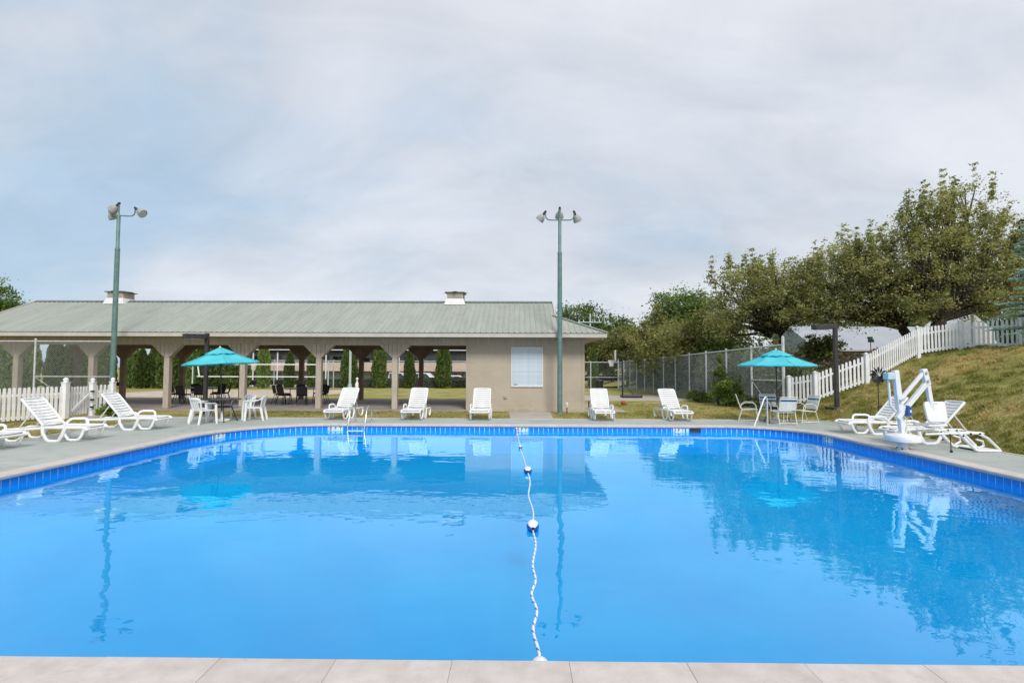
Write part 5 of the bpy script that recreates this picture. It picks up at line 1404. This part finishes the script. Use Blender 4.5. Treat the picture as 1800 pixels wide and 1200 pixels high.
def tree(name, label, base, lobes, nleaf, size, base_c, alt_c, seed, trunk_r=0.2, group=None, clump=0.42, nclump=None, sprigs=0, cat='tree', branches=26, shell=0.45):
    """lobes: list of (x, y, z, rx, ry, rz) crown ellipsoids in world space"""
    rg = np.random.default_rng(seed); rd = random.Random(seed)
    t = thing(name, label, cat, base, 0, group); B = Vector(base)
    vol = np.array([l[3] * l[4] * l[5] for l in lobes]); vol = vol / vol.sum()
    nclump = nclump or max(40, nleaf // 110)
    lob = np.array(lobes)
    idx = rg.choice(len(lobes), nclump, p=vol)
    d = rg.normal(size=(nclump, 3)); d /= np.linalg.norm(d, axis=1, keepdims=True)
    rad = shell + (1 - shell) * rg.random((nclump, 1)) ** 0.7
    rad *= 1 + 0.13 * np.sin(d[:, :1] * 7 + seed) * np.cos(d[:, 2:] * 6 + d[:, 1:2] * 5)
    cc = lob[idx, :3] + d * rad * lob[idx, 3:]
    if sprigs:                                       # upright shoots that break the outline
        k = rg.choice(nclump, sprigs); extra = []
        for q in k:
            if d[q, 2] < -0.1: continue
            top = cc[q].copy(); h = rg.uniform(0.5, 1.3); lean = rg.normal(size=2) * 0.22
            for s in np.linspace(0, 1, 5): extra.append(top + np.array([lean[0] * s, lean[1] * s, h * s]))
        cc2 = np.array(extra)
    else: cc2 = np.zeros((0, 3))
    # trunk and limbs
    wood = MB(); ctr = Vector(lob[:, :3].mean(0)); low = min(l[2] - l[5] for l in lobes)
    fork = Vector((B.x + (ctr.x - B.x) * 0.25, B.y + (ctr.y - B.y) * 0.25, max(B.z + min(0.8, 0.35 * (ctr.z - B.z)), min(low + 0.25, ctr.z))))
    wood.tube([Vector((0, 0, -0.3)), Vector((0, 0, 0)), (fork - B) * 0.5 + Vector((rd.uniform(-.1, .1), 0, 0)), fork - B], [trunk_r * 1.5, trunk_r * 1.2, trunk_r, trunk_r * 0.9], 8)
    wood.build('trunk', M['bark'], t, smooth=True)
    br = MB(); ends = rg.choice(nclump, min(branches, nclump), replace=False)
    for q in ends:
        e = Vector(cc[q]); m1 = fork.lerp(e, 0.35) + Vector((rd.uniform(-.3, .3), rd.uniform(-.3, .3), 0.25)); m2 = fork.lerp(e, 0.7) + Vector((rd.uniform(-.3, .3), rd.uniform(-.3, .3), 0.2))
        r0 = trunk_r * rd.uniform(0.28, 0.5)
        br.tube([fork - B, m1 - B, m2 - B, e - B], [r0, r0 * 0.65, r0 * 0.35, r0 * 0.12], 6)
        near = np.argsort(((cc - np.array(e)) ** 2).sum(1))[1:4]
        for w in near: br.tube([m2 - B, Vector(cc[w]).lerp(m2, 0.4) + Vector((0, 0, 0.1)) - B, Vector(cc[w]) - B], [r0 * 0.28, r0 * 0.18, r0 * 0.07], 4)
    br.build('limbs', M['bark'], t, smooth=True)
    # leaves gathered in clumps
    allc = np.vstack([cc, cc2]) if len(cc2) else cc
    wgt = np.concatenate([np.ones(len(cc)), np.full(len(cc2), 0.28)]); wgt = wgt / wgt.sum()
    pick = rg.choice(len(allc), nleaf, p=wgt)
    cs = np.where(np.arange(len(allc)) < len(cc), clump * rg.uniform(0.6, 1.35, len(allc)), clump * 0.30)
    g = rg.normal(size=(nleaf, 3)); g *= (np.abs(rg.normal(size=(nleaf, 1))) ** 0.3)
    Cn = allc[pick] + g * cs[pick][:, None] * np.array([1, 1, 0.62])
    ctone = rg.random(len(allc))
    tn = tones(rg, nleaf, base_c, alt_c, 0.26, ctone[pick]) * (0.62 + 0.62 * rg.random(len(allc)) ** 1.3)[pick][:, None]
    sz = size * rg.uniform(0.5, 1.5, nleaf)
    me = leaf_mesh('foliage', Cn - np.array(B), sz, tn, rg)
    cr = link_mesh('crown', me, None, t)
    return t
OL, OLB = (0.245, 0.27, 0.105), (0.43, 0.405, 0.20)      # olive crab apple foliage
DG, DGB = (0.075, 0.125, 0.042), (0.15, 0.21, 0.07)
MG, MGB = (0.095, 0.165, 0.045), (0.20, 0.28, 0.09)
TG = 'olive leaved trees beyond the fences'
tree('crab_apple_tree', 'broad olive leaved tree with a dark trunk, tallest behind the top of the picket fence', (21.6, 27.2, gz(21.6, 27.2)),
     [(22.4, 27.2, 7.4, 3.0, 2.6, 2.5), (21.0, 27.0, 9.1, 1.9, 1.8, 1.9), (23.2, 27.4, 9.4, 1.6, 1.8, 2.0), (24.6, 27.4, 7.4, 2.2, 2.2, 2.3), (19.3, 27.0, 7.2, 2.1, 2.0, 2.0), (21.8, 26.6, 5.6, 3.6, 2.2, 1.1), (19.9, 26.4, 4.9, 2.2, 1.6, 0.9), (24.8, 26.8, 5.0, 2.4, 1.8, 1.0), (26.6, 27.4, 7.0, 2.0, 2.0, 2.4), (17.9, 26.8, 6.6, 1.8, 1.6, 1.6)],
     80000, 0.11, OL, OLB, 21, 0.36, TG, 0.29, 520, 300, branches=90, shell=0.25)
tree('crab_apple_tree', 'olive leaved tree leaning out over the pale roof of the house', (22.7, 29.8, gz(22.7, 29.8)),
     [(17.0, 28.4, 6.6, 2.3, 2.0, 1.9), (18.8, 28.6, 7.2, 1.9, 2.0, 1.8), (15.8, 28.2, 5.3, 2.2, 1.6, 1.5), (18.4, 28, 5.2, 2.6, 1.6, 1.2), (16.6, 27.8, 4.5, 2.0, 1.4, 0.8), (20.2, 27.6, 4.9, 1.8, 1.4, 0.8)],
     44000, 0.11, OL, OLB, 22, 0.25, TG, 0.29, 380, 170, branches=60, shell=0.25)
tree('crab_apple_tree', 'olive leaved tree rising directly behind the umbrella with strap chairs', (15.6, 31.2, gz(15.6, 31.2)),
     [(13.6, 31.0, 6.2, 2.1, 2.0, 2.2), (15.4, 31.2, 6.4, 1.9, 2.0, 1.8), (12.4, 31.0, 4.8, 1.6, 1.6, 1.5), (15.4, 31.0, 4.9, 2.4, 1.8, 1.2), (17.0, 31.4, 5.8, 1.4, 1.4, 1.6)],
     46000, 0.115, OL, OLB, 23, 0.28, TG, 0.29, 370, 190, branches=60, shell=0.25)
tree('shade_tree', 'fresh green tree top showing above the olive hedge trees', (16.6, 52, gz(16.6, 52)),
     [(16.3, 52, 7.4, 2.7, 2.4, 2.2), (18.2, 52, 6.6, 2.2, 2.2, 2.2), (14.6, 52, 6.2, 1.7, 1.8, 1.6)], 20000, 0.22, MG, MGB, 24, 0.3, 'green trees in the distance', 0.6, 170, branches=20)
for i, (x, y, zc, rx, rz_, lb) in enumerate((
        (12.6, 41, 3.6, 2.1, 1.9, 'olive brown hedge tree behind the middle of the long chain link fence'),
        (13.0, 46, 3.9, 2.5, 2.2, 'olive brown hedge tree behind the far half of the long chain link fence'),
        (12.6, 60, 4.0, 2.8, 2.4, 'olive brown hedge tree at the far corner of the chain link fences'),
        (8.9, 62.5, 3.6, 2.6, 2.3, 'olive brown hedge tree behind the basketball backboard'),
        (5.6, 64, 3.3, 2.4, 2.1, 'olive brown hedge tree just beside the pavilion eave'),
        (13.1, 36, 3.7, 2.0, 1.9, 'olive brown hedge tree above the bright green bush'))):
    tree('hedge_tree', lb, (x, y, gz(x, y)), [(x, y, zc, rx, rx, rz_), (x - 1.1, y + 1, zc - 0.9, rx * 0.8, rx, rz_ * 0.8), (x + 1.2, y + 0.6, zc - 0.5, rx * 0.8, rx, rz_ * 0.9)],
         15000, 0.17 + 0.0012 * y, (0.20, 0.215, 0.08), (0.34, 0.32, 0.13), 40 + i, 0.2, 'olive hedge trees along the fence', 0.5, 140, 25, branches=18)
for i, (x, y, zc, r, lb) in enumerate(((10.4, 86, 9.2, 3.9, 'dark green rounded tree behind the utility pole'), (15.2, 84, 7.4, 3.3, 'dark green tree right of the utility pole'),
                                       (7.6, 88, 6.6, 3.0, 'dark green tree close behind the roof hip'))):
    tree('broadleaf_tree', lb, (x, y, gz(x, y)), [(x, y, zc, r, r, r * 0.8), (x + r * 0.6, y, zc - r * 0.4, r * 0.7, r, r * 0.7), (x - r * 0.6, y, zc - r * 0.5, r * 0.7, r, r * 0.6), (x, y, 3.5, r * 1.2, r, 3)],
         13000, 0.36, DG, DGB, 60 + i, 0.3, 'green trees in the distance', 0.75, 110, branches=14)
tree('broadleaf_tree', 'yellow green tree low between the utility pole and the roof hip', (11.0, 72, gz(11, 72)), [(11.0, 72, 5.0, 1.9, 1.8, 1.5), (11.0, 72, 3.2, 2.2, 1.8, 2.0)], 7000, 0.26, (0.14, 0.19, 0.04), (0.22, 0.27, 0.06), 70, 0.15, 'green trees in the distance', 0.6, 60, branches=10)
tree('broadleaf_tree', 'green tree beyond the pavilion roof on the gate side', (-63.5, 61, gz(-63, 61)), [(-63.2, 61, 8.6, 3.8, 3.5, 3.6), (-61.0, 60.5, 7.4, 2.2, 2.4, 2.2)], 15000, 0.27, MG, MGB, 71, 0.35, 'green trees in the distance', 0.65, 130)
tree('russet_tree', 'russet leaved tree behind the blue spruce', (28.2, 27.4, gz(28.2, 27.4)), [(28.0, 27.4, 8.0, 2.0, 2.0, 1.7), (28.2, 27.4, 5.8, 2.0, 2.0, 1.6)], 14000, 0.14, (0.12, 0.085, 0.045), (0.20, 0.105, 0.06), 72, 0.2, None, 0.4, 130)
for i, (x, y, zc, r, lb) in enumerate(((33.5, 38, 3.6, 2.9, 'dark green tree filling the gap beside the house roof'), (38.2, 38, 3.8, 2.9, 'dark green tree behind the white shed'), (43.5, 38, 4.2, 3.0, 'dark green tree behind the spruce and the shed pipe'), (29.5, 43, 3.4, 2.6, 'dark green tree rising behind the pale house roof'))):
    tree('broadleaf_tree', lb, (x, y + 10, gz(x, y + 10)), [(x, y + 10, zc + 2.4, r, r, r * 0.8), (x + 1.5, y + 10, zc + 0.8, r, r, r * 0.8), (x - 1.6, y + 10, zc + 0.6, r, r, r * 0.7)], 11000, 0.2, DG, DGB, 80 + i, 0.25, 'dark green trees around the house', 0.6, 90)

def shrub(name, label, loc, rx, ry, h, nleaf, size, c1, c2, seed, group=None, lob=3):
    rg = np.random.default_rng(seed); x, y = loc; z = gz(x, y)
    L = [(x, y, z + h * 0.5, rx, ry, h * 0.5)]
    for k in range(lob): L.append((x + rg.uniform(-.6, .6) * rx, y + rg.uniform(-.6, .6) * ry, z + h * rg.uniform(0.3, 0.7), rx * 0.6, ry * 0.6, h * 0.35))
    tree(name, label, (x, y, z), L, nleaf, size, c1, c2, seed, 0.05, group, min(rx, h) * 0.22, max(30, nleaf // 90), 20 if nleaf > 4000 else 0, cat='shrub', branches=14, shell=0.3)
SG, SGB = (0.13, 0.165, 0.085), (0.22, 0.26, 0.15)
SHG = 'grey green shrubs behind the long chain link fence'
for i, (y, lb) in enumerate(((25.2, 'grey green shrub behind the fence bay next to the bright bush'), (28.6, 'grey green shrub behind the second fence bay past the bright bush'), (32.0, 'grey green shrub behind the fence opposite the basketball pad'),
                             (36.0, 'grey green shrub behind the fence beyond the basketball pad'), (40.5, 'grey green shrub behind the fence well beyond the hoop'), (46, 'grey green shrub behind the far bays of the fence'), (52, 'grey green shrub behind the last bays of the fence'))):
    shrub('shrub', lb, (12.35, y), 1.25, 2.0, 2.5, 8000, 0.11 + 0.001 * y, SG, SGB, 100 + i, SHG)
shrub('bush', 'bright green bush growing through the foot of the chain link fence', (10.35, 26.2), 0.75, 1.0, 1.35, 6500, 0.10, (0.11, 0.17, 0.035), (0.21, 0.27, 0.07), 120)
shrub('sapling', 'slender bright green sapling in front of the chain link fence', (10.45, 27.4), 0.38, 0.38, 2.55, 1500, 0.12, (0.14, 0.20, 0.04), (0.23, 0.28, 0.07), 121)
shrub('bush', 'fresh green bush overtopping the chain link fence', (13.0, 33.2), 1.3, 1.3, 3.3, 8000, 0.14, (0.10, 0.17, 0.03), (0.18, 0.25, 0.06), 122)
shrub('weeds', 'low green weeds along the foot of the fence by the turned lounger', (10.45, 30.5), 0.5, 1.7, 0.55, 3500, 0.09, (0.10, 0.15, 0.04), (0.17, 0.22, 0.07), 123)
shrub('weeds', 'low green weeds along the fence foot by the strap chairs', (10.4, 23.6), 0.4, 1.1, 0.6, 3000, 0.08, (0.10, 0.14, 0.04), (0.17, 0.20, 0.07), 124)
shrub('hosta', 'small leafy green plant at the foot of the picket gate', (-14.35, 18.55), 0.36, 0.36, 0.42, 420, 0.16, (0.14, 0.22, 0.03), (0.26, 0.33, 0.06), 125)
shrub('flowering_weed', 'small leafy weed on the grass bank below the spruce', (13.8, 13.6), 0.28, 0.28, 0.4, 900, 0.07, (0.08, 0.16, 0.03), (0.18, 0.26, 0.10), 126)
shrub('yucca', 'yellow green shrub below the pale house roof', (17.0, 29.6), 0.9, 0.9, 1.9, 3500, 0.16, (0.16, 0.19, 0.05), (0.24, 0.27, 0.08), 127)

# dry brush on the bank behind the fence corner
rg = np.random.default_rng(9)
N = 60000
bx_, by_ = rg.uniform(11.2, 19.5, N), rg.uniform(21.9, 31, N)
keep = by_ > 21.9 + np.interp(bx_, [11, 14, 19], [0.0, 0.2, 0.6]); bx_, by_ = bx_[keep], by_[keep]
hgt = np.abs(rg.normal(size=len(bx_))) * 0.17 * (0.6 + 0.5 * np.sin(bx_ * 3) * np.sin(by_ * 2.3))
Cb = np.stack([bx_, by_, ground_z(bx_, by_) + np.abs(hgt)], 1)
tn = tones(rg, len(Cb), (0.14, 0.105, 0.085), (0.24, 0.185, 0.155), 0.3)
gm = rg.random(len(Cb)) < 0.22; tn[gm] = tones(rg, gm.sum(), (0.11, 0.13, 0.05), (0.17, 0.18, 0.08), 0.2)
br_ = link_mesh('dry_brush', leaf_mesh('dry_brush', Cb, rg.uniform(0.07, 0.2, len(Cb)), tn, rg), None)
struct(br_, 'stuff'); br_['label'] = 'dry brown twiggy ground cover on the bank behind the fence corner'; br_['category'] = 'ground cover'

# columnar evergreens
def arborvitae_mesh(seed, h, r, n, lum=1.0):
    rg = np.random.default_rng(seed)
    f = rg.random(n) ** 0.85
    prof_ = np.interp(f, [0, 0.08, 0.35, 0.7, 0.92, 1], [0.78, 0.95, 1.0, 0.78, 0.36, 0.05])
    th = rg.uniform(0, 2 * math.pi, n)
    lump = 1 + 0.10 * np.sin(th * 3 + f * 14 + seed) + 0.07 * np.sin(th * 7 - f * 30)
    rr = r * prof_ * lump * (0.74 + 0.28 * rg.random(n) ** 0.5)
    C = np.stack([rr * np.cos(th), rr * np.sin(th), 0.1 + f * h], 1)
    D = np.stack([np.cos(th) * 0.55, np.sin(th) * 0.55, np.full(n, 1.0)], 1)
    tn = tones(rg, n, (0.06, 0.10, 0.032), (0.14, 0.185, 0.055), 0.3) * lum
    return leaf_mesh('foliage', C, rg.uniform(0.16, 0.34, n), tn, rg, 0.0, 0.5, D)
AV = [arborvitae_mesh(200 + i, 4.3 + 0.2 * i, 0.70 + 0.05 * (i % 3), 5500, (1.0, 1.7, 1.3, 2.2, 1.5)[i]) for i in range(5)]
TR = MB().tube([(0, 0, -0.3), (0, 0, 3.8)], [0.12, 0.03], 6).mesh('trunk'); TR.materials.append(M['bark'])
px_list = [(8, 40), (42, 44), (92, 40), (122, 42), (160, 46), (182, 50), (226, 51), (246, 50), (268, 51), (290, 50), (316, 51), (338, 51), (358, 50), (380, 51), (402, 51), (424, 52), (462, 52.5), (508, 52.5), (552, 53)]
lab2 = {614: 'columnar evergreen behind the far fence beside the pale mast', 667: 'columnar evergreen behind the far fence left of the pickup truck', 720: 'columnar evergreen behind the far fence between the pickup truck and the estate car',
        780: 'columnar evergreen behind the far fence between the estate car and the sedan', 1042: 'columnar evergreen between the tan wall and the basketball hoop'}
arnd = random.Random(8)
for k, (px, y) in enumerate(px_list + [(614, 53.4), (667, 54), (720, 54), (780, 54.6), (1042, 57.8)]):
    x = (px - 910) / 920 * y
    lb = lab2.get(px) or ('columnar evergreen in the row behind the gate-side pavilion bays' if px < 200 else 'columnar evergreen in the dense row behind the volleyball net' if px < 440 else 'columnar evergreen standing apart behind the volleyball net')
    t = thing('arborvitae', lb, 'tree', (x, y, gz(x, y)), arnd.uniform(0, 6), 'columnar evergreens behind the far fence')
    sc = arnd.uniform(0.80, 1.12) * (1.1 if px < 200 else 1.0)
    if px == 1042: sc = 0.85
    c = link_mesh('crown', AV[(k * 7 + 1) % 5 if px < 600 else (0, 2, 4)[k % 3]], None, t); c.scale = (sc * (1.02 if px < 440 else 0.92), sc * (1.02 if px < 440 else 0.92), sc)
    link_mesh('trunk', TR, None, t)
for k, (px, y, w, lb) in enumerate(((590, 55.6, 1.5, 'clipped low hedge before the motel next to the pale mast'), (649, 55.8, 1.3, 'clipped low hedge before the motel behind the white lantern post'), (695, 55.6, 1.6, 'clipped low hedge in front of the pickup truck'),
                                   (757, 55.8, 1.4, 'clipped low hedge in front of the estate car'), (812, 55.8, 1.3, 'clipped low hedge in front of the sedan'))):
    x = (px - 910) / 920 * y; rg = np.random.default_rng(300 + k); n = 2600
    C = rg.uniform(-1, 1, (n, 3)); ax = rg.integers(0, 3, n); C[np.arange(n), ax] = np.sign(C[np.arange(n), ax]) * rg.uniform(0.85, 1.02, n)
    C = C * np.array([w, 0.5, 0.42]) + np.array([0, 0, 0.42])
    t = thing('hedge', lb, 'hedge', (x, y, gz(x, y)), 0, 'clipped hedges before the motel')
    link_mesh('foliage', leaf_mesh('foliage', C, rg.uniform(0.14, 0.26, n), tones(rg, n, (0.04, 0.07, 0.02), (0.08, 0.11, 0.035)), rg), None, t)
    MB().box(-w * 0.9, w * 0.9, -0.42, 0.42, -0.1, 0.76).build('stems', M['bark'], t)

# blue spruce at the end of the bank
def spruce(loc, h, label):
    rg = np.random.default_rng(77); x, y = loc; z0 = gz(x, y)
    t = thing('blue_spruce', label, 'tree', (x, y, z0))
    MB().tube([(0, 0, -0.3), (0, 0, h)], [0.14, 0.02], 8).build('trunk', M['bark'], t, smooth=True)
    bm_ = MB(); C = []; D = []
    zz = 0.35
    while zz < h - 0.15:
        L = 1.75 * (1 - zz / h) ** 0.7 + 0.1; nb = 9
        for k in range(nb):
            a = rg.uniform(0, 2 * math.pi); Lk = L * rg.uniform(0.75, 1.1); dr = -0.12 + 0.35 * zz / h
            e = np.array([math.cos(a) * Lk, math.sin(a) * Lk, zz + dr * Lk])
            bm_.tube([(0, 0, zz), tuple(np.array([0, 0, zz]) * 0.4 + e * 0.6 - np.array([0, 0, 0.05])), tuple(e)], [0.018, 0.012, 0.004], 4)
            for s in np.linspace(0.25, 1, 12):
                p = np.array([0, 0, zz]) * (1 - s) + e * s
                for j in range(9):
                    w = (1.1 - s) * 0.30 * Lk + 0.03
                    off = rg.normal(size=3) * np.array([w, w, 0.035]) * 0.55
                    C.append(p + off); dd = e - np.array([0, 0, zz]); dd = dd / np.linalg.norm(dd) + off * 1.5 + np.array([0, 0, 0.15]); D.append(dd)
        zz += 0.21
    bm_.build('limbs', M['bark'], t)
    C = np.array(C); D = np.array(D); n = len(C)
    link_mesh('crown', leaf_mesh('needles', C, rg.uniform(0.10, 0.19, n), tones(rg, n, (0.26, 0.38, 0.38), (0.44, 0.58, 0.60), 0.22), rg, 0.2, 0.28, D), None, t)
spruce((19.2, 18.8), 5.8, 'blue green spruce overlapping the top end of the picket fence')

# short grass over the nearer lawn and the bank
def grass(name, label, n, fn, seed, hmin, hmax):
    rg = np.random.default_rng(seed)
    x, y = fn(rg, n)
    ok = ~((x > DX0 - 0.02) & (x < DX1 + 0.02) & (y < DY1 + 0.02) & (y > 0))
    ok &= ~((x > -0.4) & (x < 1.4) & (y > 18) & (y < 22)) & ~((y > 21.7) & (x < 4.7)) & ~((y > 16.2) & (y < 19.1) & (x < -11.5) & (x > -16) & (y > 17.35 - (x + 12) * 0.12))
    x, y = x[ok], y[ok]; n = len(x)
    h = rg.uniform(hmin, hmax, n)
    tuft = rg.random(n) < 0.3                          # a third of the blades gather in taller tufts
    tc_ = np.stack([x[rg.integers(0, n, 900)], y[rg.integers(0, n, 900)]], 1)
    ti = rg.integers(0, 900, n); jj = rg.normal(size=(n, 2)) * 0.07
    okt = tuft & ~((tc_[ti, 0] + jj[:, 0] > DX0) & (tc_[ti, 0] + jj[:, 0] < DX1) & (tc_[ti, 1] + jj[:, 1] < DY1)) & ~((tc_[ti, 1] > 21.4) & (tc_[ti, 0] < 4.9)) & ~((tc_[ti, 0] > -0.6) & (tc_[ti, 0] < 1.6)) & ~((tc_[ti, 0] < -11.4) & (tc_[ti, 1] > 16))
    x = np.where(okt, tc_[ti, 0] + jj[:, 0], x); y = np.where(okt, tc_[ti, 1] + jj[:, 1], y)
    h = np.where(okt, h * 1.9, h)
    C = np.stack([x, y, lumpy(x, y) + h * 0.35], 1)
    D = np.stack([rg.normal(size=n) * 0.45, rg.normal(size=n) * 0.45, np.ones(n)], 1)
    patch = 0.5 + 0.30 * np.sin(x * 0.9 + 1.3 * np.sin(y * 0.7)) + 0.30 * np.sin(y * 1.3 + 1.7 * np.sin(x * 0.55) + 2)
    patch += 0.25 * np.sin(x * 3.1 + y * 2.2) * np.sin(y * 3.7 - x * 1.1)
    patch = np.where(okt, patch + rg.normal(size=900)[ti] * 0.35 - 0.1, patch)
    tn = tones(rg, n, (0.23, 0.235, 0.06), (0.55, 0.42, 0.225), 0.22, np.clip(patch * 1.1 - 0.14, 0, 1))
    me = leaf_mesh(name, C, h, tn, rg, 0.0, 0.22, D, tri=True)
    o = struct(link_mesh(name, me, None), 'stuff'); o['label'] = label; o['category'] = 'grass'
grass('bank_grass', 'short patchy dry grass covering the sloping bank', 230000, lambda r, n: (10.6 + 10.5 * r.random(n) ** 1.25, r.uniform(8.5, 21.6, n)), 500, 0.035, 0.085)
grass('lawn_grass', 'short grass on the strip between the pool deck and the pavilion', 130000, lambda r, n: (r.uniform(-17, 11.5, n), 18.28 + r.random(n) ** 1.1 * 9.5), 501, 0.03, 0.065)
grass('side_grass', 'short grass between the deck and the gate fence', 70000, lambda r, n: (r.uniform(-17.5, -12.2, n), r.uniform(8, 18.6, n)), 502, 0.03, 0.07)
